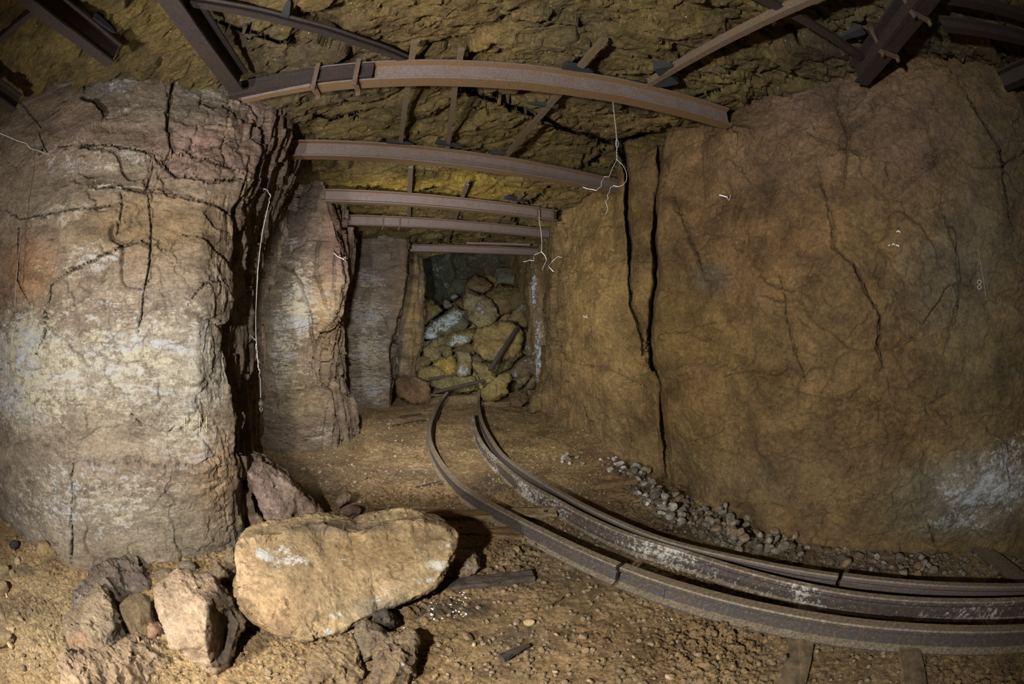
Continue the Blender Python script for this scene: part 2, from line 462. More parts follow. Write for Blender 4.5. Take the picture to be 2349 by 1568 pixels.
# --- left wall: four pillars of bedded rock with broken ends
edge1 = [(548, 1262, 2.88), (532, 1180, 2.9), (536, 1050, 2.92), (543, 960, 2.92), (522, 880, 2.92), (514, 800, 2.92), (520, 700, 2.92), (528, 600, 2.94),
         (536, 540, 2.96), (532, 480, 2.98), (560, 430, 3.0), (585, 360, 3.05), (606, 300, 3.1), (612, 250, 3.14), (622, 215, 3.2)]
LW = [
    dict(xy=(-6.5, -0.6), coarse=1), dict(xy=(-5.2, 0.3), coarse=1),
    dict(pts=[(0, 1185, 4.4), (0, 700, 4.2), (0, 260, 4.0)]),
    dict(pts=[(60, 1240, 3.75), (45, 700, 3.6), (110, 230, 3.5)]),
    dict(pts=[(170, 1300, 3.04), (150, 1000, 3.05), (150, 700, 2.98), (200, 300, 3.0), (250, 140, 3.1)]),
    dict(pts=[(350, 1300, 2.78), (350, 1000, 2.85), (330, 700, 2.78), (350, 440, 2.85), (400, 120, 3.1)]),
    dict(pts=[(470, 1290, 2.78), (470, 1000, 2.8), (450, 700, 2.75), (470, 440, 2.85), (520, 160, 3.1)]),
    dict(pts=edge1, flake=0.25),
    dict(pts=[(a + 6, b, c + .08) for a, b, c in edge1], flake=1),
    dict(pts=[(575, 1255, 3.1), (562, 1050, 3.3), (560, 900, 3.4), (560, 700, 3.4), (590, 500, 3.5), (625, 400, 3.5), (640, 300, 3.4), (650, 235, 3.4)], flake=1),
    dict(pts=[(590, 1080, 4.6), (590, 900, 4.5), (596, 700, 4.4), (622, 600, 4.3), (655, 490, 4.2), (684, 400, 4.1), (692, 330, 4.0), (688, 240, 4.0)], flake=1),
    dict(pts=[(560, 1060, 5.2), (560, 900, 5.2), (560, 700, 5.2), (600, 500, 5.1), (640, 400, 5.0), (640, 300, 5.0)], flake=.6),
    dict(pts=[(600, 1050, 5.35), (600, 900, 5.3), (605, 700, 5.3), (640, 560, 5.25), (680, 440, 5.2), (690, 380, 5.2)], flake=.1),
    dict(pts=[(690, 1040, 5.22), (670, 900, 5.2), (665, 700, 5.15), (700, 560, 5.1), (720, 440, 5.1), (725, 395, 5.1)], flake=.15),
    # edge of the second pillar
    dict(pts=[(765, 1030, 5.26), (764, 960, 5.2), (757, 900, 5.2), (722, 880, 5.2), (722, 800, 5.22), (728, 760, 5.2), (772, 715, 5.1), (788, 640, 5.1), (780, 560, 5.1), (768, 520, 5.1), (750, 470, 5.1), (738, 400, 5.1)], flake=.4),
    dict(pts=[(772, 1020, 5.5), (768, 960, 5.5), (762, 900, 5.5), (740, 870, 5.5), (742, 800, 5.5), (760, 760, 5.5), (778, 715, 5.5), (790, 640, 5.5), (784, 560, 5.5), (772, 520, 5.5), (756, 470, 5.5), (742, 400, 5.5)], flake=1),
    dict(pts=[(822, 1005, 6.1), (812, 940, 6.1), (790, 880, 6.1), (783, 800, 6.2), (784, 700, 6.3), (794, 620, 6.3), (797, 560, 6.3), (806, 500, 6.3), (814, 450, 6.3)], flake=1),
    dict(pts=[(790, 960, 7.6), (772, 700, 7.6), (780, 560, 7.6), (795, 480, 7.6)], flake=.5),
    dict(pts=[(800, 935, 8.0), (790, 800, 8.0), (792, 700, 8.0), (800, 600, 8.0), (815, 510, 8.0)], flake=.05),
    dict(pts=[(850, 935, 7.95), (850, 700, 7.9), (860, 510, 7.95)], flake=.05),
    # edge of the third pillar
    dict(pts=[(893, 935, 7.96), (899, 860, 7.9), (896, 800, 7.9), (906, 760, 7.9), (922, 700, 7.9), (930, 640, 7.9), (931, 560, 7.95), (925, 515, 8.0)], flake=.3),
    dict(pts=[(898, 935, 8.3), (903, 860, 8.3), (899, 800, 8.3), (909, 760, 8.3), (924, 700, 8.3), (931, 640, 8.3), (932, 560, 8.3), (926, 515, 8.3)], flake=1),
    dict(pts=[(900, 915, 9.3), (905, 860, 9.3), (904, 800, 9.3), (916, 740, 9.3), (933, 690, 9.3), (938, 640, 9.3), (940, 570, 9.3)], flake=.6),
    dict(pts=[(940, 910, 9.4), (935, 860, 9.4), (935, 800, 9.4), (945, 740, 9.4), (955, 640, 9.4), (955, 570, 9.4)], flake=.4),
    dict(pts=[(960, 905, 9.7), (951, 870, 9.7), (950, 840, 9.7), (969, 790, 9.7), (971, 740, 9.7), (972, 660, 9.7), (965, 600, 9.7), (964, 570, 9.7)], flake=.6),
    dict(pts=[(962, 905, 10.2), (954, 870, 10.2), (953, 840, 10.2), (970, 790, 10.2), (972, 740, 10.2), (973, 660, 10.2), (967, 600, 10.2), (965, 570, 10.2)], flake=.6),
    dict(xy=(-2.75, 11.3)), dict(xy=(-2.5, 13.2)),
]
V, FL, nu, nv = wall_grid(LW)
px, dist = to_px(V)
Nn = -grid_normals(V, nu, nv)
# horizontally the loft runs left to right with z second: du x dv points away from the viewer side; flip so that + is into the drift
mid = np.array([-0.3, 4.0, 1.5])
if np.sum(Nn * (np.array([0.0, 1.0, 1.5]) - V), axis=1)[:nu * nv // 3].mean() < 0: Nn = -Nn
LCR = [([(392, 130), (400, 190), (388, 230), (384, 300), (388, 350), (380, 372)], 3.2, .05, .035, 60),
       ([(385, 350), (470, 365), (560, 400)], 2.0, .02, .015, 30),
       ([(120, 340), (250, 330), (340, 352), (400, 400), (470, 415), (560, 412)], 2.4, .03, .02, 30),
       ([(352, 350), (345, 400), (335, 440), (250, 432), (205, 425)], 3.0, .05, -.045, 40),
       ([(335, 440), (420, 445), (500, 470), (530, 490)], 2.6, .035, .025, 40),
       ([(110, 700), (118, 655), (160, 625), (230, 590), (310, 552), (345, 560)], 3.2, .05, .045, 45),
       ([(100, 700), (106, 760), (80, 820)], 2.6, .03, .02, 30),
       ([(340, 440), (348, 520), (344, 600), (330, 690), (318, 760)], 2.2, .025, .012, 30),
       ([(268, 545), (280, 480), (275, 440)], 2, .02, 0, 20),
       ([(300, 940), (315, 960), (330, 975)], 2.6, .04, 0, 20),
       ([(0, 1020), (90, 1010), (165, 1060), (300, 1055), (420, 1070), (530, 1045)], 6, .03, .04, 60),
       ([(165, 1060), (168, 1150), (166, 1300)], 2.2, .025, .02, 40),
       ([(545, 480), (560, 420), (575, 350)], 2.0, .02, 0, 20),
       ([(500, 345), (520, 300), (528, 240), (522, 200)], 2.2, .02, .02, 30),
       ([(40, 520), (45, 560), (40, 640), (70, 700)], 3, .04, -.04, 50),
       ([(0, 480), (50, 500), (180, 478), (300, 470)], 2.5, .03, .02, 40),
       ([(430, 700), (470, 650), (520, 640)], 2, .02, .01, 30),
       # second pillar
       ([(635, 600), (680, 628), (698, 680), (712, 720), (715, 760), (722, 800), (718, 860)], 3.0, .07, -.05, 40),
       ([(735, 540), (728, 580), (725, 620), (742, 680), (752, 715)], 3, .08, .03, 30),
       ([(770, 560), (766, 640), (774, 700), (764, 750)], 2.5, .06, .03, 20),
       ([(615, 900), (690, 895), (722, 890)], 2.2, .03, .03, 30),
       # third pillar
       ([(850, 545), (852, 600), (845, 640)], 1.8, .04, .02, 20), ([(800, 868), (850, 862), (898, 870)], 1.8, .04, .02, 20),
       ([(850, 700), (880, 720), (895, 760)], 1.8, .04, .03, 20)]
amp = np.where(dist > 0, 1.0, 1.0)
rel = rock_relief(V, .75, FL, 0)
V2 = V + Nn * (rel + crack_disp(V, px, dist, LCR))[:, None]
V2 = fissures(V2, V, [c for c in LCR if c[1] < 5])
white = blobs(px, [(60, 850, 210, 170, .72), (300, 830, 190, 150, .66), (60, 780, 60, 90, .85), (200, 1150, 260, 120, .5), (440, 1000, 110, 90, .6), (420, 790, 110, 120, .55), (450, 900, 100, 90, .5), (250, 700, 180, 60, .45, -10), (200, 600, 160, 50, .5, -15),
                   (200, 370, 150, 70, .42), (280, 190, 60, 24, .55, -25), (290, 240, 80, 26, .42, -20), (150, 490, 120, 35, .48), (300, 355, 60, 26, .55, 15), (250, 430, 90, 14, .55),
                   (120, 1100, 120, 90, .45), (300, 1120, 120, 60, .5), (400, 1000, 120, 80, .4), (470, 980, 60, 50, .5), (460, 220, 50, 20, .35),
                   (690, 700, 50, 110, .72), (650, 800, 40, 130, .6), (660, 560, 60, 20, .5), (700, 600, 50, 22, .5), (755, 700, 30, 60, .45), (690, 860, 60, 60, .42), (740, 1000, 40, 40, .5), (640, 960, 40, 100, .25),
                   (840, 640, 50, 28, .6), (840, 720, 70, 50, .66), (840, 800, 70, 70, .62), (850, 880, 60, 60, .6), (870, 660, 36, 36, .45),
                   (500, 830, 60, 100, .45)])
white = np.where(FL > .55, white * .35, white) - .03
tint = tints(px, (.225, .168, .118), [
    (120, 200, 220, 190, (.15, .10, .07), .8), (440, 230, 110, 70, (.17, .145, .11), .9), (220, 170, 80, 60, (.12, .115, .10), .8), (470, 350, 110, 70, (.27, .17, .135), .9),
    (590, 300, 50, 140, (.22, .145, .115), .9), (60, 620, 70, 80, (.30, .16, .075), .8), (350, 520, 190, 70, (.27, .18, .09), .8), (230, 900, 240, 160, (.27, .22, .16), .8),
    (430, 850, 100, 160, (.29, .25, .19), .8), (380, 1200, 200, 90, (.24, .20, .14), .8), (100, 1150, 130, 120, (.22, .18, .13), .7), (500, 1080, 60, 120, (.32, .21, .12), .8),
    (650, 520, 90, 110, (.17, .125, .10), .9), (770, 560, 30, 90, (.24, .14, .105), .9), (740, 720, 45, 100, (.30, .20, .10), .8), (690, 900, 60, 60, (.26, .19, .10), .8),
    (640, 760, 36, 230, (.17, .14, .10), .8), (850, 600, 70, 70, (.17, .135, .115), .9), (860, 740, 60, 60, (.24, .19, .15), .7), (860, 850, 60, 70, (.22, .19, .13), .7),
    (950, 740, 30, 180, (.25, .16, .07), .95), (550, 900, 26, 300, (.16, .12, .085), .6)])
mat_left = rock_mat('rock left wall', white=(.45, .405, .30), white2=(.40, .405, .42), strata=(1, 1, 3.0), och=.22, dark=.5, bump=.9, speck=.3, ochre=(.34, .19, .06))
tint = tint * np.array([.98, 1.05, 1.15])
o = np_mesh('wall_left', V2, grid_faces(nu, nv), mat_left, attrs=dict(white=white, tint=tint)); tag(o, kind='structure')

# --- right wall
RW = [
    dict(xy=(-0.3, 13.2)), dict(xy=(0.35, 11.2)),
    dict(pts=[(1232, 905, 9.3), (1225, 800, 9.4), (1222, 700, 9.5), (1216, 600, 9.6)], flake=.6),
    dict(pts=[(1246, 905, 8.9), (1246, 800, 8.9), (1243, 700, 8.9), (1236, 640, 8.9), (1232, 590, 8.9)], flake=.7),
    dict(pts=[(1240, 935, 7.7), (1252, 860, 7.8), (1262, 700, 7.8), (1262, 560, 7.8), (1255, 500, 7.8)], flake=1),
    dict(pts=[(1228, 950, 7.2), (1262, 880, 7.0), (1276, 800, 6.9), (1272, 700, 6.9), (1280, 600, 6.8), (1276, 520, 6.7), (1266, 455, 6.6)], flake=1),
    dict(pts=[(1262, 962, 6.9), (1285, 870, 6.5), (1292, 800, 6.4), (1287, 700, 6.4), (1292, 600, 6.3), (1290, 520, 6.2), (1282, 445, 6.1)], flake=.7),
    dict(pts=[(1320, 1005, 5.9), (1320, 850, 5.7), (1320, 700, 5.6), (1330, 435, 5.7)], flake=.15),
    dict(pts=[(1400, 1045, 4.9), (1395, 850, 4.9), (1395, 700, 4.85), (1400, 420, 5.0)], flake=.1),
    dict(pts=[(1463, 1080, 4.45), (1472, 850, 4.5), (1468, 780, 4.5), (1442, 700, 4.5), (1439, 640, 4.5), (1436, 560, 4.5), (1430, 450, 4.5), (1432, 400, 4.5), (1412, 330, 4.6)], flake=.1, calm=1),
    dict(pts=[(1470, 1085, 4.42), (1480, 860, 4.5), (1475, 780, 4.62), (1449, 700, 4.75), (1447, 640, 4.9), (1444, 560, 4.95), (1439, 450, 4.95), (1441, 400, 4.95), (1421, 330, 4.9)], calm=1),
    dict(pts=[(1478, 1087, 4.38), (1487, 860, 4.45), (1483, 780, 4.4), (1457, 700, 4.35), (1455, 640, 4.35), (1453, 560, 4.35), (1449, 450, 4.35), (1451, 400, 4.35), (1433, 330, 4.4)], calm=1),
    dict(pts=[(1502, 1098, 4.2), (1496, 900, 4.28), (1484, 790, 4.28), (1471, 710, 4.26), (1477, 645, 4.26), (1471, 565, 4.26), (1474, 450, 4.26), (1478, 395, 4.24), (1472, 315, 4.24)], flake=.35),
    dict(pts=[(1526, 1110, 4.0), (1514, 980, 4.1), (1506, 885, 4.15), (1488, 850, 4.2), (1482, 790, 4.2), (1485, 720, 4.2), (1498, 650, 4.2), (1490, 570, 4.2), (1498, 450, 4.2), (1504, 390, 4.15), (1510, 300, 4.1)], flake=0, calm=1),
    dict(pts=[(1534, 1110, 4.0), (1524, 985, 4.35), (1517, 880, 4.5), (1498, 840, 4.7), (1492, 785, 4.75), (1495, 720, 4.75), (1509, 645, 4.75), (1501, 560, 4.75), (1508, 450, 4.7), (1514, 385, 4.6), (1520, 300, 4.5)], calm=1),
    dict(pts=[(1544, 1112, 3.95), (1532, 990, 3.9), (1527, 880, 3.88), (1508, 830, 3.86), (1502, 780, 3.85), (1505, 720, 3.85), (1520, 645, 3.85), (1511, 555, 3.85), (1516, 450, 3.85), (1522, 380, 3.85), (1530, 295, 3.85)], calm=1),
    dict(pts=[(1556, 1130, 3.82), (1550, 980, 3.78), (1535, 850, 3.75), (1525, 780, 3.74), (1528, 700, 3.74), (1535, 640, 3.74), (1530, 560, 3.74), (1536, 450, 3.76), (1542, 380, 3.78), (1550, 295, 3.8)]),
    dict(pts=[(1620, 1165, 3.45), (1600, 1000, 3.5), (1600, 700, 3.5), (1610, 500, 3.55), (1620, 285, 3.6)]),
    dict(pts=[(1690, 1190, 3.22), (1680, 1000, 3.3), (1680, 700, 3.25), (1680, 450, 3.2), (1680, 330, 3.03), (1678, 292, 3.0), (1672, 262, 3.6)]),
    dict(pts=[(1765, 1215, 3.05), (1750, 1000, 3.1), (1750, 700, 3.05), (1745, 450, 3.05), (1755, 205, 3.15)]),
    dict(pts=[(1860, 1240, 2.98), (1850, 900, 2.95), (1850, 600, 2.9), (1850, 160, 2.95)]),
    dict(pts=[(1950, 1262, 2.95), (1950, 900, 2.85), (1950, 600, 2.85), (1950, 190, 2.85)]),
    dict(pts=[(2110, 1270, 3.15), (2100, 900, 2.95), (2100, 600, 2.9), (2110, 180, 2.8)]),
    dict(pts=[(2240, 1278, 3.35), (2230, 900, 3.15), (2230, 600, 3.05), (2230, 180, 2.95)]),
    dict(pts=[(2349, 1285, 3.6), (2349, 900, 3.4), (2349, 600, 3.3), (2349, 260, 3.15)]),
    dict(xy=(5.2, 0.0), coarse=1), dict(xy=(6.5, -0.8)),
]
V, FL, nu, nv = wall_grid(RW)
px, dist = to_px(V)
Nn = grid_normals(V, nu, nv)
if np.sum(Nn * (np.array([0.3, 1.5, 1.5]) - V), axis=1)[-nu * nv // 3:].mean() < 0: Nn = -Nn
RCR = [([(1520, 300), (1514, 380), (1506, 450), (1498, 560), (1508, 640), (1490, 760), (1492, 840), (1516, 880), (1522, 990), (1536, 1080)], 3.0, .02, .0, 60),
       ([(1420, 325), (1442, 400), (1440, 450), (1446, 560), (1470, 620), (1498, 628)], 3.0, .02, .0, 40),
       ([(1446, 620), (1452, 700), (1478, 780), (1485, 850)], 2.0, .05, .0, 30),
       ([(1290, 700), (1285, 800), (1310, 830), (1390, 845), (1470, 880)], 2.2, .03, .02, 30),
       ([(1340, 930), (1360, 1000), (1375, 1030)], 2, .03, .01, 20), ([(1440, 960), (1452, 1010)], 2, .03, 0, 20),
       ([(1540, 435), (1560, 490), (1590, 560), (1610, 620)], 2.8, .05, .03, 60),
       ([(1925, 190), (1920, 240), (1945, 310), (1945, 360), (1935, 430)], 2.2, .04, .012, 40),
       ([(1885, 420), (1900, 480), (1910, 560), (1960, 610), (1990, 680), (2020, 720), (2010, 800), (2025, 850)], 2.6, .06, .035, 60),
       ([(1785, 620), (1800, 690), (1812, 760), (1830, 830), (1850, 880)], 1.8, .03, 0, 30),
       ([(1745, 530), (1720, 600), (1760, 650), (1820, 670), (1860, 640)], 4, .03, .05, 70),
       ([(1840, 300), (1900, 330), (1990, 360)], 3, .02, .025, 50),
       ([(2200, 190), (2240, 260), (2290, 340), (2305, 420), (2315, 500)], 2.8, .05, .05, 60),
       ([(2160, 480), (2190, 560), (2200, 640), (2195, 700), (2180, 760)], 2.6, .05, .03, 40),
       ([(1520, 850), (1600, 830), (1700, 850), (1850, 845)], 5, .01, .035, 90),
       ([(1880, 950), (2000, 935), (2150, 945), (2349, 930)], 5, .015, .035, 80),
       ([(2150, 1100), (2240, 1060), (2349, 1010)], 6, .01, .03, 80),
       ([(1660, 340), (1720, 420), (1700, 520), (1690, 620)], 7, .012, .03, 90),
       ([(2030, 370), (2040, 410)], 2, .03, 0, 20),
       ([(2120, 1180), (2140, 1230), (2155, 1270)], 2.2, .03, .03, 30),
       ([(1280, 470), (1300, 520), (1302, 560)], 2.5, .05, .03, 20)]
rel = rock_relief(V, .8, FL, 200)
big = .12 * fbm(V, (.9, .9, 1.1), 3, 300)
V2 = V + Nn * ((rel + big * (1 - FL)) * CALM + crack_disp(V, px, dist, RCR))[:, None]
wob = np.clip((1 - CALM) * 3, 0, 1)[:, None]
V2 = V2 + wob * np.stack([.035 * fbm(V * [.3, .3, 1], 5, 4, 980, .6), .035 * fbm(V * [.3, .3, 1], 5, 4, 985, .6), 0 * dist], 1)
V2 = fissures(V2, V, [c for c in RCR if c[1] < 3.9][2:], k=970)
white = blobs(px, [(2270, 1110, 150, 95, .70, -15), (2310, 1030, 80, 36, .62, -30), (2190, 1200, 90, 34, .62), (1225, 660, 12, 60, .7), (1235, 800, 14, 90, .7), (1405, 590, 30, 26, .38), (1580, 650, 14, 20, .5), (2060, 1190, 60, 30, .3)]) - .12
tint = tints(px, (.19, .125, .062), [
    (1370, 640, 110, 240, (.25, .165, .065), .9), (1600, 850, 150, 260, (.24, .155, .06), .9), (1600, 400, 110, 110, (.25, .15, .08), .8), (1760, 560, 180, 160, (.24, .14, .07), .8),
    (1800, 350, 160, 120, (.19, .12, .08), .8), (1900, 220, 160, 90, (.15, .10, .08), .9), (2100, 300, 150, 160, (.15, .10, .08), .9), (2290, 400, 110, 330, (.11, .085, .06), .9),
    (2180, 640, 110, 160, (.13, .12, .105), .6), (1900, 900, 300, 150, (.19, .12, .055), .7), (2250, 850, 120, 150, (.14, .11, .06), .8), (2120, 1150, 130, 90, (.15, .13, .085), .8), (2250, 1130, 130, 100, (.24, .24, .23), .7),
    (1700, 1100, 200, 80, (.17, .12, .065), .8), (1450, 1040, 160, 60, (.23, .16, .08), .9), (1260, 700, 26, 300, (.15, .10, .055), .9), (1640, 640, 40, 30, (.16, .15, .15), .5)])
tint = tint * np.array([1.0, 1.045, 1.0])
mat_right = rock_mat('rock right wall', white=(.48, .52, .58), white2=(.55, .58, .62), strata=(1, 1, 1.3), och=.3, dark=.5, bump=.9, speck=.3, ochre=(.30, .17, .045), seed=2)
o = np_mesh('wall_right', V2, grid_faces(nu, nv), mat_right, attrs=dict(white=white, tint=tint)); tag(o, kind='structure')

# --- roof and floor as fans of rings round the standpoint
def fan(r0, r1, ratio, a0, a1, da):
    nr = int(math.log(r1 / r0) / ratio)
    r = r0 * np.exp(np.arange(nr) * ratio)
    an = np.radians(np.arange(a0, a1, da))
    R, A = np.meshgrid(r, an, indexing='ij')
    return np.stack([R * np.sin(A), R * np.cos(A), 0 * R], 2).reshape(-1, 3), nr, len(an)
def roof_z(x, y):
    return 3.30 + .7 * np.clip((y - 9.7) / .5, 0, 1) - .012 * np.clip(y - 5, 0, 9) * 2.2 - .02 * np.clip(2 - y, 0, 4)
V, nu, nv = fan(1.0, 14.0, .0042, -112, 112, .25)
V[:, 2] = roof_z(V[:, 0], V[:, 1])
px, dist = to_px(V)
a, e1 = facet(V, (1.5, 2.0, 1), 401, .5, 1.3); b, e2 = facet(V, (5, 9, 3), 402, .6, 1.4); c, e3 = facet(V, (14, 22, 5), 403, .5)
rel = .06 * fbm(V, .9, 4, 404) + .10 * a + .045 * b + .014 * c + .016 * fbm(V, 14, 4, 405)
CCR = [([(1052, 203), (1099, 217), (1166, 243), (1218, 262), (1245, 270), (1285, 291), (1321, 303), (1369, 313), (1390, 325), (1412, 327), (1440, 320), (1500, 300)], 5.0, .12, -.13, 60),
       ([(1392, 330), (1385, 345), (1371, 358), (1340, 380), (1325, 396)], 4, .16, .0, 20),
       ([(1412, 330), (1432, 365), (1447, 400)], 6, .2, .0, 20),
       ([(485, 42), (560, 68), (600, 80), (640, 95), (668, 88), (674, 60)], 4, .1, -.12, 50),
       ([(700, 270), (720, 262), (760, 272), (800, 262), (830, 255)], 3.5, .06, -.07, 40),
       ([(835, 418), (870, 425), (930, 422)], 3, .06, -.06, 20), ([(960, 440), (990, 430), (1010, 422)], 3, .06, -.06, 20),
       ([(1195, 470), (1230, 455), (1262, 425)], 2, .05, .02, 20), ([(950, 570), (1005, 552), (1055, 540)], 2.4, .06, .06, 20),
       ([(1560, 235), (1620, 212), (1700, 170)], 2.4, .04, .03, 40), ([(1800, 60), (1830, 75), (1812, 95)], 2.6, .05, -.04, 30), ([(1905, 60), (1950, 30), (2020, 15)], 3, .05, .03, 40)]
V2 = V.copy(); V2[:, 2] -= rel * (1 + 0 * dist) + crack_disp(V, px, dist, CCR, 1.0, 22.0)
V2[:, 2] = np.clip(V2[:, 2], 3.2 - .02 * np.clip(V[:, 1] - 5, 0, 9), 4)
# open fissures run up into the roof, away from the standpoint
px2, d2 = to_px(V2)
w_ = np.stack([fbm(V, 7, 3, 930), fbm(V, 7, 3, 940)], 1) * (16.0 / d2[:, None])
FIS = [([(1052, 203), (1099, 217), (1166, 243), (1218, 262), (1245, 270), (1285, 291), (1321, 303), (1369, 313), (1390, 325), (1412, 327), (1440, 318), (1500, 302)], 3.6, .6),
       ([(1392, 328), (1385, 345), (1371, 358), (1340, 380), (1325, 396)], 2.4, .4), ([(1410, 328), (1432, 365), (1447, 400)], 3.4, .5),
       ([(485, 42), (560, 68), (600, 80), (640, 95), (668, 88), (674, 60)], 2.8, .4), ([(700, 268), (720, 262), (760, 272), (800, 262), (832, 254)], 2.0, .3),
       ([(955, 442), (990, 430), (1012, 422)], 2.0, .3), ([(1195, 470), (1230, 455), (1262, 425)], 2.0, .3), ([(985, 560), (1005, 552), (1055, 538)], 2.6, .3), ([(1800, 60), (1830, 75), (1812, 95)], 2.5, .3),
       ([(1560, 238), (1620, 214), (1660, 200)], 2.2, .3), ([(1110, 212), (1098, 240), (1080, 252)], 1.6, .2)]
push = np.zeros(len(V))
for poly, wd, dep in FIS:
    q = px2 + w_
    dd, _ = poly_dist(q, poly)
    en = np.minimum(np.hypot(q[:, 0] - poly[0][0], q[:, 1] - poly[0][1]), np.hypot(q[:, 0] - poly[-1][0], q[:, 1] - poly[-1][1]))
    push = np.maximum(push, dep * np.exp(-(dd / (wd * np.clip(en / 30, .35, 1))) ** 4))
V2 = V2 + (V2 - np.array([0, 0, CAM_H])) / d2[:, None] * push[:, None]
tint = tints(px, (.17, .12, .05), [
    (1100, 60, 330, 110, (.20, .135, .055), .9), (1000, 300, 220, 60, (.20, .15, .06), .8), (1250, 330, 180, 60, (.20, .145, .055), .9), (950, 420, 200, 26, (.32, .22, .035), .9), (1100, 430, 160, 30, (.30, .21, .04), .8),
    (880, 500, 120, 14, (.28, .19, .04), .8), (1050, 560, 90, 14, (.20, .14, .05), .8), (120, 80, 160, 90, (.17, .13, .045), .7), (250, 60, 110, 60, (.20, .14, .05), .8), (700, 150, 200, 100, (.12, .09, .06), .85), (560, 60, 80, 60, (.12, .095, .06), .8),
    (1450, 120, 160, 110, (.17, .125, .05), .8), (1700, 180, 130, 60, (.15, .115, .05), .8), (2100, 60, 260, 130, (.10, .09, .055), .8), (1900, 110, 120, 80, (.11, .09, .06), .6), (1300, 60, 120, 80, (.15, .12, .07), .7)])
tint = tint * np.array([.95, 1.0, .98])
white = blobs(px, [(1050, 120, 60, 60, .2), (1200, 60, 80, 60, .18)]) - .62
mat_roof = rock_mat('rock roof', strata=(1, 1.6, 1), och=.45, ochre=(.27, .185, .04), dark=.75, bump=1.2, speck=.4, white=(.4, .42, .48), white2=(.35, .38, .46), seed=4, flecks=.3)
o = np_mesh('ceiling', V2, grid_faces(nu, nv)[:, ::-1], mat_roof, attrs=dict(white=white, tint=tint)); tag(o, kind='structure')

V, nu, nv = fan(.55, 14.0, .0042, -108, 108, .24)
px, dist = to_px(V)
def floor_h(P):
    q = P.copy(); q[:, 2] = 0
    x, y = q[:, 0], q[:, 1]
    h = .030 * fbm(q, 1.3, 4, 501) + .012 * fbm(q, 6, 4, 502)
    # debris banked along the foot of both walls and up to the collapse
    R = np.hypot(x, y)
    h = h + .9 * np.clip(np.clip(y - 9.45, 0, 3.6), 0, 1.9 + 1.7 * np.clip((x + 1.5) / .5, 0, 1))
    h = h + .10 * np.exp(-((x - 1.15) / .35) ** 2) * (y > 4.6) * np.clip((y - 4.6) / 1, 0, 1)
    return h
RAILS_FLAT = None
base_h = floor_h(V)
clod, e1 = facet(V * [1, 1, 0], (22, 22, 1), 503, .4)
clod2, e2 = facet(V * [1, 1, 0], (60, 60, 1), 504, .4)
gran = np.clip(fbm(V * [1, 1, 0], 2.0, 3, 505) * 1.6 + .35, 0, 1)
h = base_h + gran * (.032 * np.clip(e1, 0, .5) + .028 * clod + .014 * clod2) + .006 * fbm(V, 30, 3, 506)
V2 = V.copy(); V2[:, 2] = h
def ground(x, y):
    return float(floor_h(np.array([[x, y, 0.0]]))[0])
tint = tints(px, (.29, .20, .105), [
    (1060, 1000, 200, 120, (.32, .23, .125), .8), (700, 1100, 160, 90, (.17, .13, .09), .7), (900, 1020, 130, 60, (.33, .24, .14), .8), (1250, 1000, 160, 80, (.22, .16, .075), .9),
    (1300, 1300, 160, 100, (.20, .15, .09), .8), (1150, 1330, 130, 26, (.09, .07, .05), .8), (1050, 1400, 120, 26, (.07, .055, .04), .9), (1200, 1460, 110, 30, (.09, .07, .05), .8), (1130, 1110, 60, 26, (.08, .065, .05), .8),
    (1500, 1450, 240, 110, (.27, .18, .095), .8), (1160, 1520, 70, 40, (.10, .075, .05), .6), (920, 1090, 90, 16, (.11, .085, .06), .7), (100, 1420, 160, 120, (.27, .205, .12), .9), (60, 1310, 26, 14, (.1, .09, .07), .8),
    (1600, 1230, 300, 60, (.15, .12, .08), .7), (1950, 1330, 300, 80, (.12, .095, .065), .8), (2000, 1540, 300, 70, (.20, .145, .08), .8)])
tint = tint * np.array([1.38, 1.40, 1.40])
white = blobs(px, [(1050, 1370, 60, 24, .45), (1390, 1290, 160, 14, .1), (1260, 1200, 60, 40, .15), (960, 1440, 36, 26, .3), (1400, 1180, 90, 60, .2)]) - .62
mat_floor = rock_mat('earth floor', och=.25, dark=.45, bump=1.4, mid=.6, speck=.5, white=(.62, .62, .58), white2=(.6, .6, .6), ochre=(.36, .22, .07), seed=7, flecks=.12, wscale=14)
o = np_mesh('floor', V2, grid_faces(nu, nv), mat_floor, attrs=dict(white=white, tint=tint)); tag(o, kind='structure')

# --- back of the collapse chamber
us = np.linspace(-3.6, 1.0, 260); zs = np.linspace(-.1, 4.6, 200)
A, B = np.meshgrid(us, zs, indexing='ij')
V = np.stack([A, 12.1 - .05 * A + 0 * B - .35 * B, B], 2).reshape(-1, 3)
V[:, 1] = 13.2 - .15 * V[:, 0] - .25 * V[:, 2]
a, e = facet(V, 1.0, 601, .4, 1.5); b, e2 = facet(V, 3.5, 602, .4)
V[:, 1] -= .45 * a + .12 * b + .08 * fbm(V, 2, 4, 603)
px, dist = to_px(V)
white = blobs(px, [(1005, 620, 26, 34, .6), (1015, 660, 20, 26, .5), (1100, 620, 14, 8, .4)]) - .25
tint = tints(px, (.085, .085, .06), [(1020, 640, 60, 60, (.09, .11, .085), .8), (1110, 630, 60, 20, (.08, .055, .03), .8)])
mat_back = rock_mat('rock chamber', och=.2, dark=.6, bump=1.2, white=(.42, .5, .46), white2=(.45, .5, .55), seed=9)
o = np_mesh('wall_back', V, grid_faces(260, 200), mat_back, attrs=dict(white=white, tint=tint)); tag(o, kind='structure')
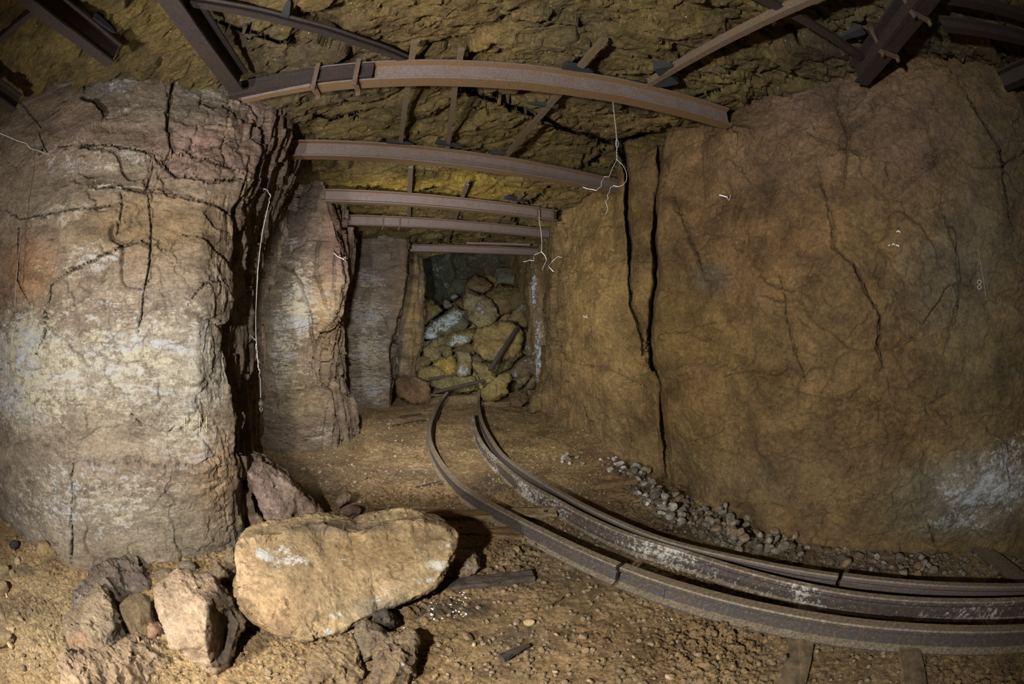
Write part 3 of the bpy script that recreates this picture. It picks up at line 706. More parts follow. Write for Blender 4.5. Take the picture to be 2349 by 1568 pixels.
# ------------------------------------------------------------------ steel: roof girders, lagging bars, wedges
M_GIRD = steel_mat('girder steel', base=(.19, .155, .155), rust=(.18, .125, .10), dust=(.24, .19, .145), dustlev=.45, under=(.20, .12, .05))
M_GIRDD = steel_mat('girder steel dark', base=(.032, .025, .026), rust=(.042, .028, .022), dust=(.07, .052, .04), dustlev=.4)
M_BAR = steel_mat('lagging steel', base=(.15, .115, .09), rust=(.16, .11, .065), dust=(.22, .17, .10), dustlev=.5)
M_STRAP = steel_mat('strap steel', base=(.12, .085, .075), rust=(.14, .085, .05), dust=(.2, .15, .1), dustlev=.4)
M_WEDGE = plain_mat('blackened wood', (.022, .023, .026), .75, strx=(2, 14, 14), scale=6)
M_WOOD = plain_mat('damp timber', (.16, .10, .045), .8, n=.55, strx=(3, 22, 22), scale=4, bump=.9)
M_WOODD = plain_mat('rotten timber', (.05, .036, .026), .85, n=.6, strx=(3, 20, 20), scale=4, bump=1)

def sweep(bm, path, prof, up=Vector((0, 0, 1)), cap=True, closed=True):
    """prof: list of (side, up) offsets; path: list of Vectors"""
    rings = []
    n = len(path)
    for i, p in enumerate(path):
        a = path[max(0, i - 1)]; b = path[min(n - 1, i + 1)]
        d = (b - a).normalized()
        s = d.cross(up).normalized()
        u = s.cross(d).normalized()
        rings.append([bm.verts.new(p + s * x + u * y) for x, y in prof])
    k = len(prof)
    for i in range(n - 1):
        for j in range(k if closed else k - 1):
            bm.faces.new((rings[i][j], rings[i][(j + 1) % k], rings[i + 1][(j + 1) % k], rings[i + 1][j]))
    if cap and closed:
        bm.faces.new(rings[0][::-1]); bm.faces.new(rings[-1])
def i_prof(w, h, tf=.012, tw=.010):
    a, b = w / 2, tw / 2
    return [(-a, 0), (a, 0), (a, tf), (b, tf * 1.5), (b, h - tf * 1.5), (a, h - tf), (a, h), (-a, h), (-a, h - tf), (-b, h - tf * 1.5), (-b, tf * 1.5), (-a, tf)]
def box_prof(w, h): return [(-w / 2, 0), (w / 2, 0), (w / 2, h), (-w / 2, h)]
def line(P, Q, n=2, sag=0.0, wob=0.0, seed=0):
    rnd = random.Random(seed)
    out = []
    for i in range(n):
        t = i / (n - 1)
        p = P.lerp(Q, t)
        p.z -= sag * 4 * t * (1 - t)
        if wob: p += Vector((rnd.uniform(-wob, wob), rnd.uniform(-wob, wob), rnd.uniform(-wob, wob)))
        out.append(p)
    return out
def girder(name, label, cat, p, q, z=3.02, w=.10, h=.15, ext=(0, 0), mat=None, group=None, shift=None, tf=.012):
    """p, q: photo pixels on the lower edge nearest the viewer, z: height of that edge"""
    zz = z if hasattr(z, '__len__') else (z, z)
    P, Q = U(p[0], p[1], z=zz[0]), U(q[0], q[1], z=zz[1])
    d = (Q - P).normalized()
    P -= d * ext[0]; Q += d * ext[1]
    s = d.cross(Vector((0, 0, 1))).normalized()
    mid = (P + Q) / 2
    if s.dot(Vector((0, 0, 0)) - Vector((mid.x, mid.y, 0))) > 0: s = -s     # away from the viewer
    off = s * w / 2
    if shift: off += s * shift
    P += off; Q += off
    bm = bmesh.new(); sweep(bm, line(P, Q, 16, 0, .0012, hash(label) % 97), i_prof(w, h, tf))
    o = bm_obj(name, bm, mat or M_GIRD, origin=(P + Q) / 2)
    tag(o, label, cat, group)
    return o, P, Q, d, s
def strap(parent, P, Q, t, w, h, bw=.03, th=.008, nut=True, name='strap'):
    """a band round the girder at fraction t, ends bolted below"""
    d = (Q - P).normalized(); c = P.lerp(Q, t); s = d.cross(Vector((0, 0, 1))).normalized(); u = Vector((0, 0, 1))
    bm = bmesh.new()
    a = w / 2 + .004
    loop = [(-a, -.035), (-a, h + .004), (a, h + .004), (a, -.035)]
    pts = [c + s * x + u * y for x, y in loop]
    for i in range(3):
        A, B = pts[i], pts[i + 1]
        e = (B - A).normalized(); nrm = e.cross(d).normalized()
        A = A - e * th; B = B + e * th
        vs = []
        for X in (A, B):
            for (i1, j1) in ((-1, 0), (1, 0), (1, 1), (-1, 1)):
                vs.append(bm.verts.new(X + d * (bw / 2 * i1) + nrm * (th * (j1 - .5) * 1.2)))
        for f in ((0, 1, 2, 3), (7, 6, 5, 4), (0, 4, 5, 1), (1, 5, 6, 2), (2, 6, 7, 3), (3, 7, 4, 0)): bm.faces.new([vs[k] for k in f])
    # clamp plate under the girder
    A = c - s * (a + .012) - u * .012; B = c + s * (a + .012) - u * .012
    vs = []
    for X in (A, B):
        for (i1, j1) in ((-1, -1), (1, -1), (1, 1), (-1, 1)): vs.append(bm.verts.new(X + d * (bw * .6 * i1) + u * (.005 * j1)))
    for f in ((0, 1, 2, 3), (7, 6, 5, 4), (0, 4, 5, 1), (1, 5, 6, 2), (2, 6, 7, 3), (3, 7, 4, 0)): bm.faces.new([vs[k] for k in f])
    st = bm_obj(name, bm, M_STRAP, parent)
    if nut:
        for sg in (-1, 1):
            bm = bmesh.new()
            m = Matrix.Translation(c + s * (a * sg) - u * .028)
            bmesh.ops.create_cone(bm, cap_ends=True, segments=6, radius1=.011, radius2=.011, depth=.016, matrix=m)
            # nut is a piece of the strap
            b = bm_obj('nut', bm, M_STRAP, st)
            b.parent = st
            b.location = (0, 0, 0)
    return st

G = 'roof girders across the drift'
b1, P, Q, d, s = girder('roof_girder', 'long rusty steel girder spanning the drift nearest the viewer, wire hanging from its right half', 'girder', (709.6, 196.6), (1653, 278), ext=(0, .12), w=.10, h=.155, group=G)
g1 = (P.copy(), Q.copy())
strap(b1, P, Q, .012, .13, .16); strap(b1, P, Q, .105, .13, .16)
bL, P, Q, d, s = girder('roof_girder', 'dark steel girder lapped onto the left end of the nearest long girder', 'girder', (565, 213), (852, 175), z=3.045, w=.045, h=.115, ext=(.15, 0), mat=M_GIRDD, shift=-.002, group=G)
bm = bmesh.new(); A, B = U(598, 224, z=3.03), U(712, 203, z=3.02)
sweep(bm, line(A - (B - A) * .4, B, 6), box_prof(.055, .03)); tag(bm_obj('steel_bar', bm, M_GIRD), 'purplish flat steel bar under the lapped left end of the nearest girder', 'steel bar')
b2, P2, Q2, d, s = girder('roof_girder', 'second roof girder from the viewer, with a clean lilac-grey web and no straps', 'girder', (682, 356.3), (1349, 426.5), ext=(.1, .45), w=.10, h=.16, group=G)
b3, P3, Q3, d, s = girder('roof_girder', 'third roof girder back, two straps and a thin wire at its right end', 'girder', (752.7, 461), (1273, 505), ext=(.08, .05), w=.10, h=.16, group=G)
strap(b3, P3, Q3, .90, .1, .16); strap(b3, P3, Q3, .975, .1, .16)
b4, P4, Q4, d, s = girder('roof_girder', 'fourth roof girder back, joint and two thin straps at its left end', 'girder', (807, 515), (1257, 544.7), ext=(.1, .05), w=.10, h=.155, group=G)
strap(b4, P4, Q4, .17, .1, .155, bw=.018); strap(b4, P4, Q4, .245, .1, .155, bw=.018)
bm = bmesh.new(); A = P4.lerp(Q4, .04); B = P4.lerp(Q4, .285)
sweep(bm, line(A - s * .018 + Vector((0, 0, .02)), B - s * .018 + Vector((0, 0, .02)), 2), box_prof(.012, .115)); bm_obj('splice_plate', bm, M_GIRD, b4)
b5, P5, Q5, d, s = girder('roof_girder', 'farthest roof girder, over the mouth of the rubble chamber', 'girder', (929, 576), (1240, 585.5), z=2.98, ext=(.1, .1), w=.10, h=.14, group=G)
A, B = U(1070, 557, z=3.14), U(1216, 561, z=3.12)
bm = bmesh.new(); sweep(bm, line(A, B, 4), [(.03 * math.cos(a), .03 * math.sin(a)) for a in [i * math.pi / 5 for i in range(10)]])
tag(bm_obj('steel_pipe', bm, M_GIRD, smooth=False), 'short grey pipe under the roof just above the farthest girder', 'pipe')

bA, PA, QA, d, s = girder('roof_girder', 'broad dark girder at the top left, its sawn end above the left pillar', 'girder', (75, 0), (262, 143), ext=(1.2, 0), w=.085, h=.14, mat=M_GIRDD, group=G)
bB, PB, QB, d, s = girder('roof_girder', 'dark girder coming from overhead to meet the left end of the nearest long girder', 'girder', (410, 0), (551, 198), ext=(1.4, .05), w=.11, h=.15, mat=M_GIRDD, group=G)
bF, PF, QF, d, s = girder('roof_girder', 'dark doubled girder at the upper right held by two angled straps', 'girder', (2112, 0), (1968, 181), ext=(1.2, .05), w=.11, h=.15, mat=M_GIRDD, group=G)
LF = (QF - PF).length
strap(bF, PF, QF, 1 - .42 / LF * 1.0, .12, .155, bw=.03); strap(bF, PF, QF, 1 - .85 / LF, .12, .155, bw=.03)
bm = bmesh.new(); sweep(bm, line(PF.lerp(QF, .2) - s * .06 + Vector((0, 0, -.004)), QF - d * .18 - s * .06 + Vector((0, 0, -.004)), 4), box_prof(.03, .05)); bm_obj('lapped_bar', bm, M_GIRDD, bF)
girder('roof_girder', 'thin dark double-edged girder at the top right corner, ending above the dark wall', 'girder', (2168, 60), (2349, 92), z=3.04, ext=(0, 1.0), w=.06, h=.08, mat=M_GIRDD, group=G)
girder('roof_girder', 'dark girder end poking in at the right edge below the roof', 'girder', (2349, 178), (2306, 196), z=3.02, ext=(.8, .02), w=.09, h=.12, mat=M_GIRDD, group=G)
girder('roof_girder', 'dark girder stub at the left edge beside the pillar', 'girder', (0, 226), (30, 246), z=3.0, ext=(.8, .05), w=.08, h=.12, mat=M_GIRDD, group=G)

def bar(label, p, q, z=(3.17, 3.17), w=.042, h=.03, mat=None, name='lagging_bar', cat='steel bar', group='lagging bars on top of the girders', ext=(0, 0), prof=None, rough=.003):
    P, Q = U(p[0], p[1], z=z[0]), U(q[0], q[1], z=z[1])
    d = (Q - P).normalized(); P -= d * ext[0]; Q += d * ext[1]
    bm = bmesh.new(); sweep(bm, line(P, Q, 8, 0, rough, len(label)), prof or box_prof(w, h))
    return tag(bm_obj(name, bm, mat or M_BAR), label, cat, group)
tee = [(-.022, 0), (.022, 0), (.022, .012), (.008, .018), (.008, .04), (.02, .046), (.02, .055), (-.02, .055), (-.02, .046), (-.008, .04), (-.008, .018), (-.022, .012)]
bar('leftmost lagging bar between the two nearest girders, split upper end', (950, 98), (919, 333), w=.040)
bar('upright lagging bar right of the leftmost one, between the two nearest girders', (1057, 118), (1026, 345), w=.040)
bar('slanting lagging bar with pale flaking, above the nearest girder', (1388, 92), (1322, 168), w=.045)
bar('slanting lagging bar crossing the roof crack below the nearest girder', (1292, 208), (1160, 362), z=(3.16, 3.17), w=.045)
bar('short upright bar between the second and third girders', (942, 386), (938, 500), w=.052)
bar('slanting small rail with a stubby end between the second and third girders', (1072, 424), (1024, 562), w=.05, prof=tee)
bar('slanting small rail through a black wedge near the right of the third girder', (1200, 447), (1128, 522), w=.05, prof=tee)
bar('short bar above the middle of the farthest girder', (1112, 528), (1094, 566), w=.06)
bar('short bar crossing the pipe above the farthest girder', (1192, 540), (1160, 570), w=.055, z=(3.18, 3.18))
bar('long curved-looking rail bar running from the upper left corner down to the nearest girder', (470, 16), (930, 142), z=(3.10, 3.17), prof=tee, ext=(.1, .05), mat=M_GIRDD)
bar('long bar running from the right end of the nearest girder up to the top edge', (1500, 190), (1850, 10), z=(3.16, 3.08), prof=tee, ext=(.05, .9))
bar('dark flat bar passing behind the long bar at the top right', (1750, 0), (1968, 128), z=(3.13, 3.13), w=.06, ext=(.6, .05), mat=M_GIRDD)
bar('dark beam across the top right corner above the thin girder', (2156, 0), (2349, 42), z=(3.1, 3.1), w=.07, h=.05, ext=(.2, .8), mat=M_GIRDD)
bar('dark bar in the top left corner leaning against the broad girder', (0, 92), (88, 22), z=(3.08, 3.1), w=.05, h=.04, ext=(.7, .1), mat=M_GIRDD)

def wedge(label, p, q, z=3.18, th=.035, wd=.045):
    P, Q = U(p[0], p[1], z=z), U(q[0], q[1], z=z)
    d = (Q - P).normalized(); s = d.cross(Vector((0, 0, 1))); u = Vector((0, 0, 1))
    bm = bmesh.new()
    prof = []
    for t, k in ((0, 1.0), (.08, 1.08), (.45, .95), (.85, .6), (1, .3)):
        c = P.lerp(Q, t)
        prof.append([bm.verts.new(c + s * (wd / 2 * k * x) + u * (th * k * y)) for x, y in ((-1, -.4), (1, -.5), (1.05, .5), (-.95, .5))])
    for a, b in zip(prof[:-1], prof[1:]):
        for j in range(4): bm.faces.new((a[j], a[(j + 1) % 4], b[(j + 1) % 4], b[j]))
    bm.faces.new(prof[0][::-1]); bm.faces.new(prof[-1])
    return tag(bm_obj('wooden_wedge', bm, M_WEDGE), label, 'wedge', 'black wooden wedges driven above the bars')
wedge('black wedge behind the leftmost lagging bar, just above the second girder', (888, 323), (948, 331))
wedge('black wedge with a chewed tip behind the next lagging bar along the second girder', (1000, 326), (1062, 336))
wedge('black wedge left of the slanting bar above the second girder', (1128, 350), (1172, 354))
wedge('dusty wedge behind the top of the slanting bar, under the nearest girder', (1280, 243), (1208, 236), wd=.035)
wedge('black wedge under the pale flaking bar on top of the nearest girder', (1292, 150), (1360, 166), wd=.07)
wedge('black wedge beside the last small rail above the third girder', (1160, 452), (1208, 463), wd=.08)
wedge('square black block beside the long bar at the right of the roof', (1504, 160), (1548, 152), wd=.10, th=.06)
wedge('black wedge under the lower end of the long right-hand bar', (1548, 178), (1496, 196), wd=.09, th=.05)
wedge('black wedge on top of the long left-hand rail bar near the top edge', (652, 42), (664, 2), wd=.05, th=.05)
wedge('black wedge across the dark flat bar near the doubled girder', (1980, 66), (1925, 88), wd=.06)
wedge('black wedge above the sawn end of the broad top left girder', (212, 38), (262, 74), wd=.04)

# ------------------------------------------------------------------ rails
M_RAIL = steel_mat('rail steel', base=(.07, .065, .074), rust=(.082, .064, .054), dust=(.26, .18, .09), dustlev=.5, topdust=.95, spark=1.2, rough=.5)
M_RAILW = steel_mat('rail steel with white bloom', base=(.065, .055, .06), rust=(.08, .06, .05), dust=(.26, .18, .09), dustlev=.5, topdust=.95, spark=1.2, rough=.5, crust=.08)
M_RAILG = steel_mat('guard rail steel', base=(.115, .10, .105), rust=(.13, .095, .07), dust=(.2, .16, .11), dustlev=.6, spark=.8, rough=.5)
def rail_prof(hw=.026, foot=.045, h=.14, head=.032):
    r = []
    r += [(-foot, 0), (foot, 0), (foot, .010), (.010, .024), (.009, h - head - .012), (hw - .003, h - head), (hw, h - head + .006)]
    r += [(hw, h - .008), (hw - .007, h), (-hw + .007, h), (-hw, h - .008), (-hw, h - head + .006), (-hw + .003, h - head), (-.009, h - head - .012), (-.010, .024), (-foot, .010)]
    return r
def smooth_path(pts, step=.03):
    P = [Vector(p) for p in pts]
    out = []
    for i in range(len(P) - 1):
        p0 = P[max(0, i - 1)]; p1 = P[i]; p2 = P[i + 1]; p3 = P[min(len(P) - 1, i + 2)]
        n = max(2, int((p2 - p1).length / step))
        for k in range(n):
            t = k / n
            out.append(.5 * ((2 * p1) + (p2 - p0) * t + (2 * p0 - 5 * p1 + 4 * p2 - p3) * t * t + (3 * p1 - p0 - 3 * p2 + p3) * t ** 3))
    out.append(P[-1])
    for _ in range(30):
        out = [out[0]] + [(out[i - 1] + out[i] * 2 + out[i + 1]) / 4 for i in range(1, len(out) - 1)] + [out[-1]]
    return out
def px_path(pts, z): return [U(x, y, z=z) for x, y in pts]
HR = .14
Lp = [(1026, 898), (1008, 923), (992, 955), (984, 985), (987, 1012), (999, 1040), (1019, 1070), (1051, 1106), (1092, 1134), (1138, 1160), (1193, 1189), (1248, 1216), (1303, 1243), (1358, 1268), (1420, 1293)]
Lq = [(1430, 1295), (1500, 1321), (1600, 1351), (1670, 1370), (1760, 1390), (1850, 1407), (1926, 1419), (2050, 1432), (2150, 1438), (2250, 1440), (2349, 1437)]
Op = [(1099, 893), (1098, 915), (1099, 935), (1104, 960), (1115, 985), (1133, 1015), (1157, 1045), (1206, 1080), (1252, 1108), (1308, 1140), (1366, 1170), (1435, 1201), (1504, 1229), (1585, 1252), (1670, 1271), (1756, 1289), (1841, 1305), (1924, 1317)]
Oq = [(1934, 1316), (2011, 1325), (2096, 1333), (2182, 1338), (2260, 1340), (2349, 1340)]
Rp = [(1084, 944), (1088, 974), (1098, 1001), (1116, 1029), (1143, 1056), (1179, 1088), (1220, 1115), (1266, 1138), (1312, 1165), (1358, 1188), (1427, 1219), (1500, 1242), (1587, 1268), (1670, 1294), (1756, 1318), (1841, 1338), (1926, 1354), (2011, 1365), (2096, 1372), (2182, 1375), (2260, 1375), (2349, 1372)]
def ext(path, a=0, b=0):
    if b: path = path + [path[-1] + (path[-1] - path[-2]).normalized() * b * k / 8 for k in range(1, 9)]
    return path
def rail(label, pts, prof, mat, h=HR, e=0, zoff=0.0, group='rails of the curved track'):
    p = smooth_path(px_path(pts, h + zoff))
    p = ext(p, 0, e)
    p = [Vector((v.x, v.y, v.z - h)) for v in p]
    bm = bmesh.new(); sweep(bm, p, prof)
    o = bm_obj('rail', bm, mat)
    return tag(o, label, 'rail', group), p
rL1, pL1 = rail('far length of the left running rail, from the rubble to the broken joint', Lp, rail_prof(.031, .046), M_RAIL)
rL2, pL2 = rail('near length of the left running rail, the thickest one across the lower right', Lq, rail_prof(.036, .055), M_RAIL, e=1.2, zoff=.006)
rO1, pO1 = rail('outer guard rail on the wall side, from the rubble up to its open joint', Op, rail_prof(.025, .03), M_RAILG, zoff=.0)
rO2, pO2 = rail('outer guard rail length right of the open joint, along the wall', Oq, rail_prof(.027, .03), M_RAILG, e=1.0, zoff=.01)
rR, pR = rail('inner right running rail, lying close against the outer guard rail, whitish stains on its side', Rp, rail_prof(.026, .032), M_RAILW, e=1.2)
def bolt(parent, p, nrm, r=.016, l=.022, mat=M_STRAP, name='bolt'):
    bm = bmesh.new()
    q = nrm.to_track_quat('Z', 'Y').to_matrix().to_4x4()
    bmesh.ops.create_cone(bm, cap_ends=True, segments=6, radius1=r, radius2=r, depth=l * .6, matrix=Matrix.Translation(p + nrm * l * .3) @ q)
    bmesh.ops.create_cone(bm, cap_ends=True, segments=12, radius1=r * .55, radius2=r * .45, depth=l, matrix=Matrix.Translation(p + nrm * l * .8) @ q)
    return bm_obj(name, bm, mat, parent)
def fishplate(parent, path, i0, i1, side, mat, bolts=(.2, .5, .8), z0=.03, hh=.055, off=.014):
    seg = path[i0:i1]
    pts = []
    for k, v in enumerate(seg):
        a = seg[max(0, k - 1)]; b = seg[min(len(seg) - 1, k + 1)]
        d = (b - a).normalized(); s = d.cross(Vector((0, 0, 1))) * side
        pts.append((v + s * off + Vector((0, 0, z0)), s))
    bm = bmesh.new(); sweep(bm, [p for p, _ in pts], box_prof(.012, hh))
    fp = bm_obj('fishplate', bm, mat, parent)
    for t in bolts:
        p, s = pts[int(t * (len(pts) - 1))]
        bolt(fp, p + Vector((0, 0, hh / 2)) + s * .006, s, .013, .018)
# which side of the left rail faces the viewer
def view_side(path, i):
    d = (path[i + 1] - path[i]).normalized(); s = d.cross(Vector((0, 0, 1)))
    return 1 if s.dot(-Vector((path[i].x, path[i].y, 0))) > 0 else -1
sd = view_side(pL1, len(pL1) - 6)
fishplate(rL1, pL1, len(pL1) - 18, len(pL1), sd, M_RAIL, (.1, .75))
fishplate(rL2, pL2, 0, 11, view_side(pL2, 4), M_RAIL, (.5,))
fishplate(rO2, pO2, 0, 8, view_side(pO2, 4), M_RAILG, ())
i = min(range(len(pR)), key=lambda k: (pR[k] - U(1735, 1345, z=0)).length)
s_ = (pR[i + 1] - pR[i]).normalized().cross(Vector((0, 0, 1))) * view_side(pR, i)
bolt(rR, pR[i] + s_ * .012 + Vector((0, 0, .05)), s_, .016, .02)
i = min(range(len(pR)), key=lambda k: (pR[k] - U(2345, 1400, z=0)).length)
s_ = (pR[i + 1] - pR[i]).normalized().cross(Vector((0, 0, 1))) * view_side(pR, i)
bolt(rR, pR[i] + s_ * .012 + Vector((0, 0, .05)), s_, .016, .02)
# ------------------------------------------------------------------ loose rock
M_ROCK = rock_mat('loose rock', world=False, och=.22, dark=.35, bump=1.1, speck=.28, white=(.66, .64, .56), white2=(.55, .58, .60), wscale=11, ochre=(.34, .22, .06))
M_RUB = rock_mat('chamber rubble', world=True, och=.45, dark=.45, bump=1.0, speck=.3, white=(.48, .52, .52), white2=(.42, .48, .54), ochre=(.26, .19, .035), seed=3, wscale=8, mid=.6)
ROCKN = [0]
def rock(label, outline, rho, inner=(), thick=.2, tint=(.24, .18, .11), white=0.0, wb=(), tb=(), amp=1.0, cat='rock', name='rock', mat=None, conv=None, res=None, bulge=.35, group=None, inset=.13, inset_d=None, lay=0.0, crag=1.0):
    """outline: the visible outline in photo pixels; rho=(bottom, top) distance from the standpoint at the lowest / highest outline point;
    inner: (px, py, nearer by metres); thick: how far the rock reaches back"""
    ROCKN[0] += 1
    k = ROCKN[0]
    rnd = random.Random(k * 7 + 1)
    if conv: outline = [conv(*p) for p in outline]; inner = [(*conv(p[0], p[1]), p[2]) for p in inner]; wb = [(*conv(p[0], p[1]), *p[2:]) for p in wb]; tb = [(*conv(p[0], p[1]), *p[2:]) for p in tb]
    ys = [p[1] for p in outline]; y0, y1 = max(ys), min(ys)
    if not hasattr(rho, '__len__'): rho = (rho, rho)
    def rr(py): t = (y0 - py) / max(1, y0 - y1); return rho[0] * (1 - t) + rho[1] * t
    # densify and roughen the outline
    O = []
    n = len(outline)
    for i in range(n):
        a, b = Vector(outline[i]), Vector(outline[(i + 1) % n])
        L = (b - a).length; m = max(1, int(L / (7 if L < 200 else 10)))
        for j in range(m):
            p = a.lerp(b, j / m)
            if j: nrm = Vector((-(b - a).y, (b - a).x)).normalized(); p = p + nrm * rnd.uniform(-.9, .9)
            O.append(p)
    cx = sum(p.x for p in O) / len(O); cy = sum(p.y for p in O) / len(O)
    ins = [Vector((p[0], p[1])) for p in inner]; dep = [p[2] for p in inner]
    if not inner:                                   # default facets
        R = .5 * min(max(p.x for p in O) - min(p.x for p in O), y0 - y1)
        m = 5
        ph = rnd.uniform(0, 6)
        for j in range(m):
            a_ = ph + j * 6.283 / m
            ins.append(Vector((cx + R * .5 * math.cos(a_) * rnd.uniform(.6, 1.1), cy + R * .5 * math.sin(a_) * rnd.uniform(.6, 1.1)))); dep.append(thick * bulge * rnd.uniform(.5, 1.2))
        ins.append(Vector((cx, cy))); dep.append(thick * bulge * 1.2)
    mi = inset_d if inset_d is not None else thick * bulge * .6
    for i_ in range(0, len(O), 2):                    # a chamfer inside the outline, then the broad face
        q = O[i_].lerp(Vector((cx, cy)), inset)
        if all((q - o_).length > 4 for o_ in ins): ins.append(q); dep.append(mi * rnd.uniform(.7, 1.15))
    pts2 = O + ins
    N = len(O)
    vs, es, fs, ov, oe, of = geometry.delaunay_2d_cdt([Vector((p.x, -p.y)) for p in pts2], [(i, (i + 1) % N) for i in range(N)], [], 1, 1e-5)
    bm = bmesh.new()
    F = []
    for v, org in zip(vs, ov):
        x, y = v.x, -v.y
        g = org[0] if org else 0
        dd = dep[g - N] if org and g >= N else 0
        F.append(bm.verts.new(U(x, y, rho=rr(y) - dd)))
    for f in fs:
        try: bm.faces.new([F[i] for i in f])
        except ValueError: pass
    # back: the rim carried away from the viewer and drawn in
    rim = [None] * N
    for v, org in zip(F, ov):
        for g in org:
            if g < N: rim[g] = v
    rim = [r for r in rim if r is not None]
    C = U(cx, cy, rho=rr(cy) + thick)
    away = Vector((C.x, C.y, 0)).normalized()
    prev = rim
    for kk, (f, sc) in enumerate(((.45, 1.0), (.85, .9), (1.0, .6))):
        ring = []
        for r in rim:
            q = r.co + away * thick * f
            cc = Vector((C.x, C.y, C.z)) - away * thick * (1 - f)
            q = cc + (q - cc) * (sc if sc < 1 else 1)
            ring.append(bm.verts.new(q))
        m = len(rim)
        for i in range(m):
            if prev[i] is not prev[(i + 1) % m]: bm.faces.new((prev[i], prev[(i + 1) % m], ring[(i + 1) % m], ring[i]))
        prev = ring
    c = bm.verts.new(C)
    for i in range(len(prev)): bm.faces.new((prev[i], prev[(i + 1) % len(prev)], c))
    bmesh.ops.triangulate(bm, faces=bm.faces[:])
    dmean = (Vector((C.x, C.y)).length)
    tgt = res or max(.008, dmean * 5.0 / FPX)
    for _ in range(5):
        E_ = [e for e in bm.edges if e.calc_length() > tgt * 1.6]
        if not E_ or len(bm.verts) > 60000: break
        bmesh.ops.subdivide_edges(bm, edges=E_, cuts=1)
        bmesh.ops.triangulate(bm, faces=[f for f in bm.faces if len(f.verts) > 3])
    for _ in range(1): bmesh.ops.smooth_vert(bm, verts=bm.verts[:], factor=.3, use_axis_x=True, use_axis_y=True, use_axis_z=True)
    bmesh.ops.recalc_face_normals(bm, faces=bm.faces[:])
    V = np.array([v.co[:] for v in bm.verts]); Nr = np.array([v.normal[:] for v in bm.verts])
    Fc = np.array([[v.index for v in f.verts] for f in bm.faces if len(f.verts) == 3]) if not bm.verts.index_update() else None
    bm.free()
    size = float(np.ptp(V, axis=0).max())
    kk = 700 + k
    f1, e1 = facet(V, np.array([1, 1, 1 + lay]) * 3.0 / size * 1.3, kk, .4, 1.3); f2, e2 = facet(V, np.array([1, 1, 1 + lay]) * 9.0 / size, kk + 3, .5, 1.3); f3, e3 = facet(V, np.array([1, 1, 1 + lay]) * 24.0 / size, kk + 5, .5)
    dsp = amp * size * (.030 * crag * f1 + .030 * crag * f2 + .014 * crag * f3 + .010 * fbm(V, 10 / size, 4, kk))
    V = V + Nr * dsp[:, None]
    px, dist = to_px(V)
    ww = blobs(px, list(wb)) - .12 + white * 1.0
    tt = tints(px, tint, list(tb))
    o = np_mesh(name, V, Fc, mat or M_ROCK, attrs=dict(white=ww, tint=tt))
    return tag(o, label, cat, group)

cA = lambda x, y: (x / 3.915, 1240 + y / 3.915)
cB = lambda x, y: (500 + x / 2.8617, 1020 + y / 2.8617)
cC = lambda x, y: (890 + x / 4.126, 560 + y / 4.126)
def fl(c, x, y, z=0.0):
    p = c(x, y); return frho(p[0], p[1], z)
# the big slab
tan = (.43, .325, .19)
r0 = fl(cB, 600, 1298)
rock('huge pale tan slab leaning by the left pillar, the largest loose rock', [(120, 680), (160, 615), (230, 590), (400, 560), (560, 520), (690, 505), (800, 530), (920, 560), (1060, 510), (1250, 483), (1350, 485), (1500, 520), (1570, 580), (1560, 720), (1500, 850), (1430, 940), (1300, 1010), (1180, 1060), (1060, 1100), (960, 1150), (850, 1210), (760, 1260), (650, 1297), (530, 1300), (420, 1260), (330, 1230), (210, 1170), (140, 1110), (100, 1050), (95, 960), (130, 880), (115, 760)],
     (r0, r0 + .55), [(200, 650, 0.039), (195, 780, 0.055), (170, 920, 0.055), (200, 1060, 0.044), (400, 600, 0.028), (700, 560, 0.022), (920, 600, 0.017), (1150, 560, 0.028), (1400, 570, 0.028), (400, 900, 0.083), (700, 800, 0.072), (1000, 780, 0.066), (1300, 760, 0.061), (1450, 800, 0.044),
      (1290, 930, 0.055), (1140, 1010, 0.061), (960, 1120, 0.050), (780, 1180, 0.044), (550, 1130, 0.066), (380, 1130, 0.055)], thick=.30, tint=tan, conv=cB, amp=.7, lay=1.5, crag=.4, res=.009, inset=.06, inset_d=.045,
     wb=[(330, 720, 36, 24, .8), (430, 690, 40, 16, .75), (480, 760, 44, 16, .85), (400, 790, 30, 22, .6), (720, 860, 18, 14, .5), (1430, 790, 40, 26, .75, 30), (1350, 890, 44, 12, .75), (1490, 660, 20, 20, .6), (1060, 1010, 50, 16, .55, -20), (820, 1120, 60, 14, .6), (730, 1225, 16, 10, .9), (830, 750, 16, 5, .6), (1310, 690, 14, 5, .6), (650, 1290, 50, 8, .5), (1120, 950, 30, 12, .5)],
     tb=[(330, 1100, 120, 60, (.52, .36, .21), .8), (180, 850, 40, 100, (.48, .34, .21), .8), (800, 540, 130, 14, (.14, .11, .085), .9), (1100, 1080, 80, 24, (.17, .16, .14), .8), (1000, 700, 120, 50, (.34, .24, .12), .7)])  # lower right underside darkened in the tint as painted shade
r0 = fl(cB, 480, 535)
rock('tall pinkish pointed rock standing in the gap behind the huge slab', [(95, 160), (190, 95), (290, 110), (360, 165), (470, 230), (540, 300), (600, 360), (680, 440), (705, 500), (640, 530), (470, 560), (400, 550), (300, 480), (270, 420), (240, 340), (190, 270), (150, 210)],
     (r0 - .02, r0 + .05), [(185, 110, .06), (175, 165, .10), (250, 235, .14), (320, 360, .18), (345, 410, .2), (440, 500, .2), (300, 160, .04), (430, 280, .06), (520, 370, .08), (600, 470, .06)], thick=.35, tint=(.42, .33, .29), conv=cB, lay=.5, amp=.8, inset_d=.04,
     tb=[(250, 330, 40, 60, (.36, .26, .24), .8), (560, 420, 50, 50, (.20, .135, .10), .7)], wb=[(330, 430, 20, 20, .3)])
r0 = fl(cA, 1930, 1215)
